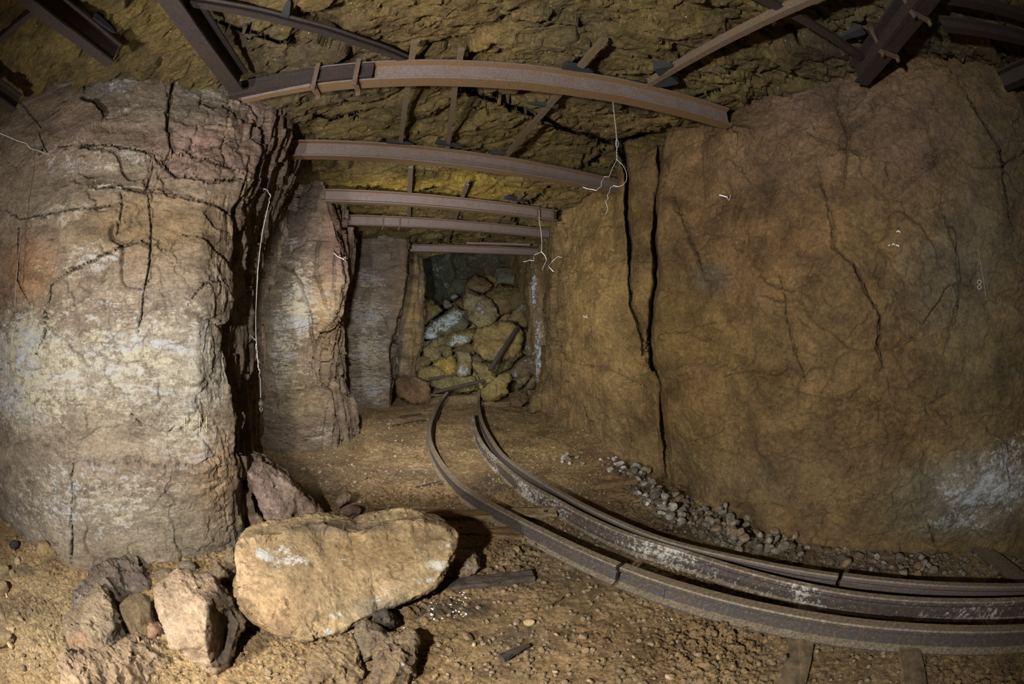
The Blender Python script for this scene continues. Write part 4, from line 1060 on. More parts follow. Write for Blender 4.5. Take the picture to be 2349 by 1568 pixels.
rock('pale rock with a crumbly orange right side darkened as shade, left of the huge slab', [(1405, 540), (1540, 450), (1640, 375), (1750, 375), (1850, 400), (1940, 395), (2080, 500), (2120, 640), (2200, 720), (2150, 900), (2060, 1130), (1940, 1215), (1830, 1160), (1690, 1050), (1640, 1010), (1530, 970), (1480, 830), (1440, 760), (1410, 640)],
     (r0, r0 + .28), [(1775, 420, .05), (1860, 560, .11), (1850, 760, .14), (1840, 900, .12), (1890, 1100, .06), (1600, 560, .04), (1620, 760, .07), (1700, 960, .07), (2050, 700, -.02), (2000, 950, 0.0)], thick=.26, tint=(.39, .295, .21), conv=cA, amp=.55, inset_d=.03,
     tb=[(2030, 720, 42, 110, (.10, .08, .06), .95), (1980, 520, 30, 30, (.12, .09, .06), .9), (2000, 1000, 26, 36, (.12, .10, .08), .8)], wb=[(1600, 500, 10, 30, .5), (1760, 1080, 20, 20, .4)])  # right face tinted dark: its shade is put into the colour
rock('grey-violet rock at the foot of the left pillar, rearmost of the corner rocks', [(670, 650), (690, 590), (760, 480), (900, 330), (1020, 250), (1250, 190), (1300, 290), (1385, 400), (1320, 460), (1200, 520), (1060, 600), (950, 680), (830, 700)],
     (fl(cA, 850, 700) - .05, fl(cA, 1250, 300)), thick=.25, tint=(.20, .165, .14), conv=cA, bulge=.3, tb=[(850, 500, 40, 40, (.26, .22, .19), .7), (1200, 300, 40, 20, (.13, .10, .09), .8)])
rock('greyish wedge rock in the lower left corner, pointed tip upward', [(610, 820), (690, 760), (790, 640), (940, 475), (1000, 520), (1080, 660), (1170, 850), (1165, 930), (1090, 1060), (960, 1080), (900, 1100), (700, 1050), (610, 920)],
     (fl(cA, 950, 1090), fl(cA, 950, 1090) + .3), [(985, 560, .08), (1000, 760, .10), (940, 950, .10), (760, 780, .08), (750, 950, .08)], thick=.22, tint=(.30, .235, .165), conv=cA, tb=[(1080, 850, 26, 50, (.2, .18, .14), .8), (700, 900, 30, 20, (.30, .17, .10), .6)], wb=[(1120, 850, 16, 16, .4)])
rock('low tan rock in the bottom left corner, white crust at its right end', [(610, 1400), (600, 1200), (640, 1110), (900, 1120), (1060, 1090), (1180, 940), (1330, 945), (1500, 1020), (1640, 1030), (1700, 1120), (1710, 1400)],
     (fl(cA, 1200, 1400), fl(cA, 1200, 1400) + .25), thick=.2, tint=(.33, .245, .165), conv=cA, wb=[(1600, 1200, 30, 30, .85)], bulge=.25)
rock('small pink stone beside the pale rock with the shade-darkened side', [(1325, 780), (1340, 735), (1450, 760), (1480, 830), (1400, 880), (1330, 885)], (fl(cA, 1400, 880), fl(cA, 1400, 880) + .06), thick=.07, tint=(.36, .22, .15), conv=cA)
rock('dark brown rounded rock in the shadow between the corner rocks', [(1090, 640), (1180, 540), (1290, 505), (1360, 540), (1390, 700), (1400, 860), (1220, 900), (1150, 800)], (fl(cA, 1220, 900), fl(cA, 1220, 900) + .12), thick=.12, tint=(.16, .12, .07), conv=cA, amp=.5)
rock('small grey stone right at the foot of the left pillar', [(1600, 250), (1640, 205), (1720, 195), (1765, 230), (1750, 290), (1640, 300)], fl(cA, 1690, 300), thick=.07, tint=(.25, .22, .18), conv=cA, amp=.5)
rock('rounded dusty stone left of the small grey stone at the pillar foot', [(1390, 310), (1480, 275), (1560, 290), (1600, 330), (1500, 390), (1420, 380)], fl(cA, 1500, 390), thick=.08, tint=(.27, .21, .14), conv=cA, amp=.5)
rock('brown triangular stone in shade against the huge slab', [(1850, 390), (1870, 320), (1960, 210), (2050, 300), (2070, 380), (1980, 430)], fl(cA, 1960, 430), thick=.1, tint=(.22, .17, .11), conv=cA)
rock('thin upright stone splinter left of the huge slab', [(2020, 200), (2050, 60), (2090, 60), (2130, 200), (2125, 320), (2060, 250)], fl(cA, 2080, 330), thick=.06, tint=(.25, .19, .12), conv=cA)
rock('tan stone half buried left of the corner rocks', [(320, 110), (350, 20), (430, 20), (490, 80), (540, 160), (440, 190), (380, 190)], fl(cA, 440, 190), thick=.09, tint=(.34, .25, .14), conv=cA, amp=.6)
rock('upper rounded stone at the left edge of the picture', [(-40, 240), (0, 225), (70, 225), (105, 290), (60, 345), (-40, 350)], fl(cA, 30, 345), thick=.08, tint=(.32, .25, .15), conv=cA, amp=.6)
rock('lower rounded stone at the left edge of the picture', [(-40, 380), (0, 365), (60, 370), (85, 430), (50, 495), (-40, 520)], fl(cA, 30, 510), thick=.08, tint=(.31, .24, .14), conv=cA, amp=.6)
rock('small black lump of coal near the left edge', [(85, 50), (120, 0), (165, 10), (168, 60), (120, 98)], fl(cA, 120, 98), thick=.05, tint=(.05, .045, .045), conv=cA, cat='coal', name='coal_lump')
rock('dusty flat stone in the bottom left corner pile', [(-30, 870), (30, 840), (110, 840), (135, 900), (110, 975), (-30, 960)], fl(cA, 60, 975), thick=.07, tint=(.30, .23, .13), conv=cA, amp=.6)
r0 = fl(cB, 800, 1568)
rock('grey-brown stone nearest the huge slab in the group of three below it', [(900, 1250), (960, 1190), (1060, 1210), (1140, 1270), (1120, 1330), (1060, 1380), (960, 1420), (930, 1340)], (fl(cB, 1000, 1420), fl(cB, 1000, 1420) + .12), thick=.1, tint=(.22, .175, .12), conv=cB)
rock('ridged brown stone, rightmost of the three below the huge slab', [(1060, 1370), (1150, 1300), (1300, 1260), (1320, 1290), (1300, 1460), (1250, 1600), (1000, 1620), (1040, 1470)], (fl(cB, 1150, 1610), fl(cB, 1150, 1610) + .25), [(1200, 1330, .05), (1190, 1460, .07), (1150, 1560, .05), (1270, 1380, .02)], thick=.14, tint=(.25, .185, .12), conv=cB, wb=[(1215, 1445, 8, 8, .6)])
rock('flat tan stone, leftmost of the three below the huge slab', [(680, 1370), (790, 1350), (830, 1290), (900, 1300), (940, 1350), (935, 1420), (970, 1480), (920, 1600), (540, 1620), (620, 1450)], (fl(cB, 740, 1620), fl(cB, 740, 1620) + .24), thick=.12, tint=(.30, .22, .13), conv=cB, bulge=.25)
rock('pale stone sticking out right of the huge slab', [(1480, 880), (1540, 730), (1700, 740), (1725, 800), (1690, 850), (1580, 890)], (fl(cB, 1560, 890), fl(cB, 1560, 890) + .1), thick=.14, tint=(.36, .28, .19), conv=cB, wb=[(1650, 790, 26, 12, .6)])
rock('flat pinkish stone behind the huge slab', [(770, 370), (840, 310), (880, 325), (870, 365), (830, 390), (790, 420)], fl(cB, 800, 420), thick=.1, tint=(.25, .18, .13), conv=cB, amp=.5)
rock('low reddish stone in the shade behind the huge slab', [(800, 440), (860, 405), (940, 420), (935, 455), (820, 470)], fl(cB, 860, 470), thick=.1, tint=(.20, .14, .10), conv=cB, amp=.5)
rock('dark shard under the right overhang of the huge slab', [(1020, 1140), (1120, 1120), (1185, 1170), (1120, 1230), (1040, 1200)], fl(cB, 1090, 1230), thick=.1, tint=(.10, .085, .07), conv=cB)
rock('pale pink stone at the base of the tall pinkish rock', [(190, 480), (260, 455), (300, 490), (300, 540), (220, 550)], fl(cB, 250, 550), thick=.08, tint=(.34, .25, .18), conv=cB)
rock('small brown stone wedged under the tall pinkish rock', [(250, 545), (310, 530), (360, 545), (350, 590), (270, 600)], fl(cB, 300, 600), thick=.08, tint=(.30, .22, .13), conv=cB)

# the collapse filling the end of the drift
def slope_rho(py):
    r = math.asin(max(-1, min(1, (784 - py) / (2 * FPX)))) * 2 + PITCH
    return (1.5 + .9 * 9.45) / (.9 - math.tan(r))
RUB = [
 ('reddish rounded boulder left of the track end, resting on the floor', [(75, 1300), (110, 1270), (240, 1262), (370, 1310), (400, 1400), (405, 1470), (380, 1510), (260, 1515), (100, 1450), (75, 1380)], (.17, .11, .065), .35, [], 'F'),
 ('flat green slab lying across the end of the track', [(400, 1290), (600, 1250), (840, 1260), (862, 1375), (720, 1395), (600, 1395), (480, 1380), (400, 1340)], (.19, .165, .075), .4, [], 0),
 ('yellowish block at the left foot of the rubble', [(262, 1255), (300, 1180), (480, 1150), (525, 1200), (530, 1270), (400, 1290), (300, 1280)], (.24, .185, .08), .35, [], 0),
 ('dull brown block against the left wall of the rubble', [(255, 1065), (390, 1080), (412, 1130), (330, 1175), (290, 1210), (255, 1195)], (.17, .135, .07), .3, [], 0),
 ('bright yellow block in the lower middle of the rubble', [(410, 1150), (470, 1090), (600, 1060), (655, 1130), (645, 1250), (530, 1240), (500, 1170)], (.30, .22, .06), .35, [], .1),
 ('upright block with a white patch above the track end', [(640, 1010), (770, 1020), (800, 1100), (780, 1240), (700, 1265), (640, 1250), (660, 1130)], (.21, .165, .085), .35, [(715, 1200, 14, 12, .9)], .1),
 ('small rounded stone at the left with a pale spot', [(330, 990), (440, 975), (512, 1020), (500, 1090), (410, 1110), (345, 1065)], (.21, .165, .08), .3, [(475, 1070, 7, 7, .7)], 0),
 ('small brown stone right of the pale-spotted one', [(440, 985), (520, 950), (590, 970), (610, 1060), (520, 1090), (505, 1020)], (.19, .145, .075), .3, [], .1),
 ('brown ledge stone in the middle of the rubble', [(600, 1010), (680, 960), (800, 945), (825, 1050), (760, 1035), (640, 1020)], (.16, .11, .06), .3, [], .1),
 ('long tilted slab with white streaks across the left half of the rubble', [(330, 970), (600, 840), (830, 790), (835, 890), (700, 970), (600, 995), (560, 955), (345, 1020)], (.18, .15, .075), .35, [(700, 900, 24, 12, .85), (620, 940, 20, 8, .7), (420, 960, 16, 6, .5)], 0),
 ('dark boulder splashed with white at the left of the rubble', [(335, 890), (345, 800), (400, 740), (530, 660), (640, 575), (730, 640), (775, 760), (700, 830), (560, 860), (440, 895)], (.12, .11, .07), .45, [(400, 850, 18, 16, .95), (560, 730, 34, 18, .9, -30), (640, 660, 20, 14, .8), (420, 740, 14, 8, .8)], .1),
 ('yellow-brown block high at the left of the rubble', [(333, 740), (330, 520), (400, 510), (440, 560), (525, 620), (400, 710), (350, 750)], (.19, .155, .075), .35, [], .1),
 ('small pale shard near the upper left of the rubble', [(520, 560), (540, 515), (590, 540), (615, 590), (540, 610)], (.22, .20, .17), .2, [(560, 560, 8, 8, .5)], .05),
 ('small whitish stone at the top left of the rubble', [(585, 490), (640, 465), (668, 490), (640, 515), (595, 515)], (.26, .25, .23), .2, [(620, 490, 8, 5, .6)], .0),
 ('brown shards between the dark boulder and the central boulder', [(600, 560), (700, 500), (740, 560), (730, 640), (650, 590)], (.15, .10, .07), .3, [], .0),
 ('reddish boulder near the top of the rubble', [(735, 400), (745, 350), (830, 300), (910, 320), (935, 340), (992, 380), (975, 430), (900, 470), (830, 460), (740, 440)], (.18, .125, .075), .45, [], .1),
 ('large green-grey boulder, topmost of the rubble', [(1015, 300), (1020, 240), (1060, 225), (1180, 230), (1262, 300), (1258, 365), (1160, 380), (1030, 380)], (.17, .19, .14), .45, [(1060, 300, 10, 16, .6)], .1),
 ('small brown stone right of the topmost boulder', [(1268, 322), (1328, 320), (1325, 390), (1262, 390)], (.14, .12, .075), .3, [], 0),
 ('big central boulder with a pale grey face', [(715, 520), (740, 430), (830, 450), (960, 520), (1030, 590), (1058, 670), (1000, 750), (900, 800), (850, 790), (790, 740), (735, 650)], (.23, .19, .105), .5, [(860, 560, 20, 34, .6), (910, 650, 12, 24, .65), (1000, 610, 10, 14, .6), (780, 500, 8, 20, .55)], .15),
 ('broad brown boulder behind and right of the central one', [(905, 480), (1000, 410), (1060, 375), (1200, 400), (1335, 470), (1310, 545), (1150, 650), (1080, 670), (1040, 620), (960, 540)], (.17, .13, .06), .45, [], .0),
 ('split boulder with a pale seam at the right of the rubble', [(1130, 700), (1200, 610), (1335, 510), (1340, 710), (1305, 790), (1230, 780), (1160, 730)], (.17, .13, .065), .4, [(1240, 620, 5, 26, .7, 40)], .05),
 ('largest ochre boulder, low right, with the dark plank leaning on it', [(820, 870), (850, 800), (960, 770), (1060, 730), (1180, 740), (1240, 780), (1292, 900), (1255, 1065), (1090, 1100), (950, 1115), (830, 1050), (810, 940)], (.25, .185, .075), .6, [], .15),
 ('thin slab under the ochre boulder', [(1000, 1190), (1090, 1090), (1250, 1050), (1165, 1160), (1040, 1235)], (.17, .14, .06), .3, [], 0),
 ('long yellow-green stone right of the track end', [(795, 1120), (850, 1120), (1028, 1210), (1010, 1300), (930, 1340), (870, 1300), (840, 1210)], (.25, .195, .08), .35, [], .05),
 ('whitish crusted brown boulder at the right foot of the rubble', [(1130, 1240), (1240, 1110), (1330, 1060), (1465, 1100), (1472, 1240), (1340, 1255), (1200, 1275)], (.13, .095, .06), .4, [(1290, 1110, 24, 12, .5), (1205, 1240, 6, 10, .8), (1440, 1110, 10, 12, .8)], .0),
 ('large ochre stone right of the track, at the foot of the rubble', [(880, 1400), (960, 1330), (1060, 1240), (1160, 1225), (1178, 1290), (1130, 1340), (1140, 1410), (1050, 1460), (960, 1495), (890, 1485)], (.24, .18, .07), .4, [], 'F'),
 ('brown block right of the large ochre stone', [(1130, 1330), (1200, 1270), (1330, 1240), (1350, 1265), (1250, 1370), (1160, 1405)], (.17, .13, .075), .3, [], 0),
 ('tilted block at the right corner of the rubble foot', [(1310, 1360), (1340, 1270), (1420, 1230), (1455, 1260), (1390, 1350), (1330, 1380)], (.17, .14, .085), .3, [], 0),
 ('reddish rounded stone on the floor right of the track end', [(1155, 1420), (1230, 1390), (1310, 1410), (1328, 1490), (1260, 1545), (1160, 1530), (1145, 1460)], (.16, .11, .065), .25, [], 'F'),
 ('small green stone against the right rail end', [(880, 1380), (960, 1335), (992, 1360), (960, 1420), (890, 1440)], (.17, .15, .07), .2, [], 'F'),
 ('smooth light brown rock at the foot of the right wall corner', [(1330, 1560), (1420, 1360), (1480, 1290), (1535, 1270), (1545, 1400), (1490, 1600), (1340, 1610)], (.21, .15, .075), .4, [], 'F'),
 ('brown rock streaked white against the right side of the chamber', [(1285, 1020), (1290, 960), (1340, 915), (1440, 980), (1478, 1010), (1455, 1090), (1340, 1085)], (.14, .11, .075), .35, [(1340, 960, 16, 16, .8), (1445, 1000, 8, 8, .9), (1390, 1040, 12, 20, .6)], .0),
 ('narrow upright rock with white streaks along the right side of the chamber', [(1335, 600), (1325, 380), (1350, 260), (1400, 260), (1430, 400), (1450, 560), (1465, 760), (1475, 960), (1400, 960), (1350, 800)], (.15, .12, .09), .4, [(1370, 470, 8, 40, .8), (1430, 740, 12, 20, .8), (1350, 790, 8, 20, .8), (1420, 880, 8, 24, .6)], .0),
 ('dark brown stone behind the plank tip', [(1180, 840), (1290, 800), (1345, 830), (1340, 930), (1290, 960), (1240, 900)], (.13, .09, .055), .3, [(1320, 820, 8, 20, .5)], 0),
 ('shard under the pointed yellow-green stone', [(790, 1060), (850, 1040), (900, 1100), (860, 1140), (800, 1130)], (.16, .12, .07), .2, [], 0),
 ('brown rubble stone beside the tip of the ochre boulder', [(1240, 990), (1310, 985), (1312, 1045), (1245, 1055)], (.13, .11, .07), .25, [], 0),
]
for lab, out, tnt, th, wbl, near in RUB:
    yb = max(560 + y / 4.126 for x, y in out); yt = min(560 + y / 4.126 for x, y in out)
    xb = sum(890 + x / 4.126 for x, y in out) / len(out)
    if near == 'F':
        rb = min(frho(xb, yb, 0.0), slope_rho(yb)); rt = rb + .25
    else:
        rb = slope_rho(yb) - .22 - near; rt = rb + .45 * (slope_rho(yt) - slope_rho(yb))
    rock(lab + ', at the end of the drift' if len(lab.split()) < 10 else lab, out, (rb, rt), thick=th * 1.3, tint=tnt, wb=[(b[0], b[1], b[2] * 1.3, b[3] * 1.3, *b[4:]) for b in wbl], conv=cC, mat=M_RUB, amp=1.15, crag=1.25, bulge=.3, white=-.12)

# ------------------------------------------------------------------ small stones: copies of a few shapes
def pebble_mat(name, base, white):
    t = NT(name)
    oi = t.n('ShaderNodeObjectInfo')
    vec = t.n('ShaderNodeNewGeometry').outputs['Position']
    n1 = t.noise(vec, 22, 7, .65, .3); n3 = t.noise(vec, 130, 4, .65)
    c = t.mix(1.0, base, t.ramp(oi.outputs['Random'], [(0, (.55, .5, .45)), (.5, (1, 1, 1)), (1, (1.5, 1.45, 1.35))]), 'MULTIPLY')
    c = t.mix(1.0, c, t.ramp(n1, [(.3, .65), (.7, 1.35)]), 'MULTIPLY')
    c = t.mix(t.math('MULTIPLY', t.ramp(n1, [(.5, 0), (.62, 1)]), white), c, (.6, .6, .56))
    c = t.mix(1.0, c, t.ramp(n3, [(.3, .75), (.7, 1.25)]), 'MULTIPLY')
    t.l(c, t.b.inputs['Base Color']); t.b.inputs['Roughness'].default_value = .85
    nb = t.bump(n1, .6, .02); nb = t.bump(n3, .5, .005, nb); t.l(nb, t.b.inputs['Normal'])
    return t.m
MP = dict(grey=pebble_mat('pebble grey', (.155, .13, .10), .15), pale=pebble_mat('pebble whitened', (.27, .255, .225), .75), tan=pebble_mat('pebble tan', (.29, .215, .125), .1), brown=pebble_mat('pebble brown', (.16, .115, .07), .05))
def pebble_mesh(seed, mat, sub=3):
    bm = bmesh.new(); bmesh.ops.create_icosphere(bm, subdivisions=sub, radius=1)
    rnd = random.Random(seed)
    P = np.array([v.co[:] for v in bm.verts])
    cuts = []
    for _ in range(9):                                  # chop the ball with random planes: an angular stone
        n = np.array([rnd.gauss(0, 1) for _ in range(3)]); n /= np.linalg.norm(n)
        cuts.append((n, rnd.uniform(.5, .85)))
    for n, d in cuts:
        t = P @ n
        m = t > d
        P[m] -= np.outer((t[m] - d), n) * .92
    P *= np.array([1, rnd.uniform(.6, .95), rnd.uniform(.45, .8)])
    P += P * (.05 * fbm(P + seed, 3, 3, seed))[:, None]
    for v, p in zip(bm.verts, P): v.co = p
    me = bpy.data.meshes.new('stone'); bm.to_mesh(me); bm.free()
    for p in me.polygons: p.use_smooth = sub > 2
    me.materials.append(mat); return me
PM = {k: [pebble_mesh(10 * i + j, m) for j in range(5)] for i, (k, m) in enumerate(MP.items())}
def in_poly(x, y, poly):
    c = False
    for (ax, ay), (bx, by) in zip(poly, poly[1:] + poly[:1]):
        if (ay > y) != (by > y) and x < (bx - ax) * (y - ay) / (by - ay) + ax: c = not c
    return c
placed = []
PROTO = {}
def scatter(poly, n, rmin, rmax, kinds, label, group, seed, name='stone', pile=0.0, gap=.8, pw=2.0):
    rnd = random.Random(seed)
    xs = [p[0] for p in poly]; ys = [p[1] for p in poly]
    got = tries = 0
    while got < n and tries < n * 60:
        tries += 1
        x, y = rnd.uniform(min(xs), max(xs)), rnd.uniform(min(ys), max(ys))
        if not in_poly(x, y, poly): continue
        p = U(x, y, z=.02)
        r = rmin + (rmax - rmin) * rnd.random() ** pw
        lift = 0
        hit = [q for q in placed if math.hypot(q[0] - p.x, q[1] - p.y) < gap * (q[3] + r)]
        if hit:
            if pile and rnd.random() < pile and len(hit) < 3: lift = max(q[2] for q in hit) + .35 * r
            else: continue
        kd = kinds(x, y, rnd) if callable(kinds) else rnd.choice(kinds)
        key = (kd, rnd.randrange(5))
        o = bpy.data.objects.new(name, PM[key[0]][key[1]])
        COL.objects.link(o)
        z = ground(p.x, p.y)
        o.location = (p.x, p.y, z + r * .3 + lift)
        o.scale = (r, r, r)
        o.rotation_euler = (rnd.uniform(-.5, .5), rnd.uniform(-.5, .5), rnd.uniform(0, 6.28))
        tag(o, label, 'stone', group)
        placed.append((p.x, p.y, lift + r * .6, r))
        got += 1
kr = lambda x, y, r: 'pale' if (x < 1560 and r.random() < .6) else ('grey' if r.random() < .75 else 'brown')
scatter([(1262, 1046), (1400, 1048), (1480, 1075), (1520, 1125), (1600, 1165), (1700, 1168), (1795, 1195), (1868, 1235), (1830, 1296), (1700, 1258), (1580, 1214), (1480, 1165), (1455, 1118), (1380, 1068), (1280, 1062)], 170, .022, .066, kr,
        'angular stone in the strip of broken rock between the guard rail and the right wall', 'broken rock along the foot of the right wall', 11, pile=.75, gap=.62, pw=1.1)
scatter([(1880, 1245), (1980, 1262), (2180, 1262), (2190, 1318), (2080, 1318), (1900, 1300)], 30, .025, .055, ['grey', 'brown'], 'dusty rounded stone packed between the steel plates at the right wall', 'stones packed between the steel plates', 12, pile=.3, gap=.7)
scatter([(0, 1170), (60, 1250), (30, 1330), (110, 1460), (90, 1568), (0, 1568)], 26, .02, .045, ['tan', 'brown'], 'small dusty stone along the left edge beside the pillar foot', 'small stones along the left edge', 13, gap=.8)
scatter([(660, 1060), (800, 990), (960, 935), (985, 960), (975, 1030), (900, 1080), (760, 1130)], 50, .022, .055, ['tan', 'brown', 'tan'], 'small clod-like stone on the floor between the pillars and the left rail', 'small stones left of the track', 14, gap=.9, pw=2.5)
scatter([(1000, 1420), (1300, 1345), (1500, 1400), (1700, 1470), (1700, 1568), (900, 1568)], 44, .012, .036, ['tan', 'tan', 'brown'], 'small tan stone scattered on the earth in front of the thick near rail', 'small stones in the foreground', 15, gap=1.0, pw=2.5)

# fine gravel: nobody could count it
def gravel(name, label, n, seed, region, rr, mat, tintf=None):
    rnd = np.random.RandomState(seed)
    bm = bmesh.new(); bmesh.ops.create_icosphere(bm, subdivisions=1, radius=1)
    base = np.array([v.co[:] for v in bm.verts]); fc = np.array([[v.index for v in f.verts] for f in bm.faces]); bm.free()
    V, Fc = [], []
    i = 0
    lrnd = random.Random(seed)
    while i < n:
        x, y = lrnd.uniform(region[0], region[2]), lrnd.uniform(region[1], region[3])
        if len(region) > 4 and not in_poly(x, y, region[4]): continue
        p = U(x, y, z=0.0)
        if not (-5 < p.x < 5 and -1 < p.y < 9.6): continue
        r = rr[0] + (rr[1] - rr[0]) * lrnd.random() ** 3
        q = base * (1 + .35 * (rnd.rand(len(base), 1) - .5)) * np.array([1, .8, .65]) * r
        a = lrnd.uniform(0, 6.28); q = q @ np.array([[math.cos(a), math.sin(a), 0], [-math.sin(a), math.cos(a), 0], [0, 0, 1]])
        V.append(q + np.array([p.x, p.y, ground(p.x, p.y) + r * .25])); Fc.append(fc + len(base) * i)
        i += 1
    o = np_mesh(name, np.concatenate(V), np.concatenate(Fc), mat, smooth=False)
    return tag(o, label, 'gravel', kind='stuff')
gravel('gravel', 'fine tan gravel and crumbs of earth strewn in front of the rails', 5200, 3, (0, 1180, 2100, 1568), (.003, .020), MP['tan'])
gravel('gravel', 'fine gravel on the floor left of and between the rails farther back', 2800, 4, (600, 925, 1400, 1250), (.006, .022), MP['tan'])
gravel('gravel', 'dark fine rubble filling the strip along the right wall', 1500, 5, (1380, 1050, 2349, 1330, [(1380, 1050), (1520, 1110), (1850, 1225), (2100, 1265), (2349, 1275), (2349, 1325), (2000, 1310), (1700, 1262), (1500, 1200)]), (.008, .034), MP['grey'])

MW = plain_mat('white crust flakes', (.72, .72, .68), .9, n=.2)
gravel('crust_flakes', 'white flakes scattered on the dark earth right of the huge slab', 90, 6, (985, 1355, 1070, 1425), (.003, .011), MW)
gravel('crust_flakes', 'white flakes on the dark earth below the right end of the huge slab', 40, 7, (905, 1395, 965, 1445), (.003, .008), MW)
gravel('crust_flakes', 'white flakes by the thick near rail', 16, 8, (1520, 1400, 1560, 1420), (.003, .009), MW)
# ------------------------------------------------------------------ sleepers, planks, wires, fittings, chalk
def plank(name, label, cat, p, q, z=.02, rho=None, w=.12, h=.05, mat=None, zz=None, group=None, n=14, wob=.004, taper=1.0):
    P = U(p[0], p[1], z=z if zz is None else zz[0]); Q = U(q[0], q[1], z=z if zz is None else zz[1])
    if rho: P = U(p[0], p[1], rho=rho[0]); Q = U(q[0], q[1], rho=rho[1])
    bm = bmesh.new()
    rnd = random.Random(len(label))
    path = line(P, Q, n)
    d = (Q - P).normalized(); s = d.cross(Vector((0, 0, 1))).normalized(); u = s.cross(d)
    rings = []
    for i, c in enumerate(path):
        k = 1 - (1 - taper) * i / (n - 1)
        prof = [(-.5, -.5), (-.2, -.52), (.2, -.52), (.5, -.5), (.52, 0), (.48, .48), (.2, .5), (0, .52), (-.25, .5), (-.48, .46), (-.52, 0)]
        rings.append([bm.verts.new(c + s * (x * w * k + rnd.uniform(-wob, wob)) + u * (y * h * k + rnd.uniform(-wob, wob))) for x, y in prof])
    m = len(prof)
    for a, b in zip(rings[:-1], rings[1:]):
        for j in range(m): bm.faces.new((a[j], a[(j + 1) % m], b[(j + 1) % m], b[j]))
    bm.faces.new(rings[0][::-1]); bm.faces.new(rings[-1])
    return tag(bm_obj(name, bm, mat or M_WOOD), label, cat, group), P, Q
M_PLATE = steel_mat('sleeper steel', base=(.06, .045, .035), rust=(.10, .06, .035), dust=(.15, .11, .07), dustlev=.6, spark=.3)
M_PALE = rock_mat('pale crusted timber', base=(.36, .28, .17), wlev=-.15, world=True, och=.3)
M_DIRTW = plain_mat('earth covered sleeper', (.15, .105, .062), .9, n=.6, scale=14, bump=1.2)
s1, P, Q = plank('sleeper', 'yellowish timber sleeper under both rails just beyond the huge slab, pale bored end', 'sleeper', (945, 1180), (1278, 1172), z=.015, w=.15, h=.05, mat=M_WOOD)
bm = bmesh.new(); A = U(1172, 1174, z=.055); B = U(1276, 1172, z=.055); sweep(bm, [A - Vector((0, 0, .02)), B - Vector((0, 0, .02))], box_prof(.13, .025)); pl = bm_obj('plate', bm, M_PALE, s1); pl['label'] = 'pale crusted plate with a hole'
bm = bmesh.new(); bmesh.ops.create_cone(bm, cap_ends=True, segments=14, radius1=.018, radius2=.018, depth=.006, matrix=Matrix.Translation(U(1252, 1172, z=.063))); bm_obj('hole', bm, M_WEDGE, pl)
plank('timber', 'dark rotten timber lying right of the huge slab', 'timber', (1000, 1345), (1222, 1320), z=.02, w=.09, h=.05, mat=M_WOODD, wob=.008)
plank('timber', 'short tan timber half buried between the huge slab and the left rail', 'timber', (1060, 1216), (1200, 1226), z=.005, w=.16, h=.05, mat=M_WOOD, wob=.008)
plank('timber', 'curved brown piece of wood right of the rails, near the whitish stones', 'timber', (1352, 1118), (1458, 1104), z=.02, w=.07, h=.06, mat=M_WOOD, wob=.006, taper=1.25)
a_, P, Q = plank('sleeper', 'crumbling timber sleeper under the rails, end sticking out by the broken rock', 'sleeper', (1868, 1236), (1808, 1600), z=-.008, w=.14, h=.05, mat=M_DIRTW, wob=.006)
bolt(a_, U(1797, 1512, z=.03), Vector((0, 0, 1)), .02, .02)
b_, P, Q = plank('sleeper', 'flat steel sleeper, left of the two steel ends along the right wall', 'sleeper', (2022, 1258), (2100, 1640), z=.0, w=.15, h=.05, mat=M_DIRTW, wob=.003)
bolt(b_, U(2058, 1262, z=.04), Vector((0, 0, 1)), .022, .03)
c_, P, Q = plank('sleeper', 'flat steel sleeper, right of the two steel ends along the right wall', 'sleeper', (2232, 1246), (2440, 1420), z=.012, w=.17, h=.05, mat=M_PLATE, wob=.001)
bolt(c_, U(2272, 1258, z=.04), Vector((0, 0, 1)), .024, .03)
plank('plank', 'dark plank leaning on the largest ochre boulder in the rubble', 'plank', (1124, 848), (1188, 750), rho=(slope_rho(848) - .9, slope_rho(750) - 1.0), w=.10, h=.07, mat=M_WOODD, wob=.003)
plank('plank', 'long dark plank lying across the track end', 'plank', (992, 900), (1112, 871), rho=(slope_rho(900) - .5, slope_rho(871) - .55), w=.09, h=.05, mat=M_WOODD, wob=.003)
plank('plank', 'short dark plank on the flat green slab behind the long plank', 'plank', (985, 868), (1040, 862), rho=(slope_rho(868) - .5, slope_rho(862) - .5), w=.10, h=.05, mat=M_WOODD, wob=.003)

for lab, p, q, w_, m_ in (
    ('dark rotten splinter left of the far end of the left rail', (900, 978), (976, 962), .10, M_WOODD),
    ('dark wood splinter farther left, near the red boulder', (918, 955), (966, 949), .08, M_WOODD),
    ('tangled rotten wood piece left of the left rail bend', (960, 1120), (1012, 1104), .09, M_WOODD),
    ('yellowish wood chip left of the left rail bend', (1002, 1112), (1030, 1098), .035, M_WOOD),
    ('dark wood scrap in the foreground earth', (1150, 1508), (1212, 1478), .05, M_WOODD),
    ('short black wood scrap in the shadow behind the huge slab', (860, 1172), (942, 1182), .07, M_WOODD),
    ('thin brown splinter in front of the broken rail joint', (1255, 1392), (1290, 1370), .018, M_WOOD)):
    plank('wood_scrap', lab, 'wood scrap', p, q, z=.012, w=w_, h=.025, mat=m_, wob=.0035, taper=.4, n=6)

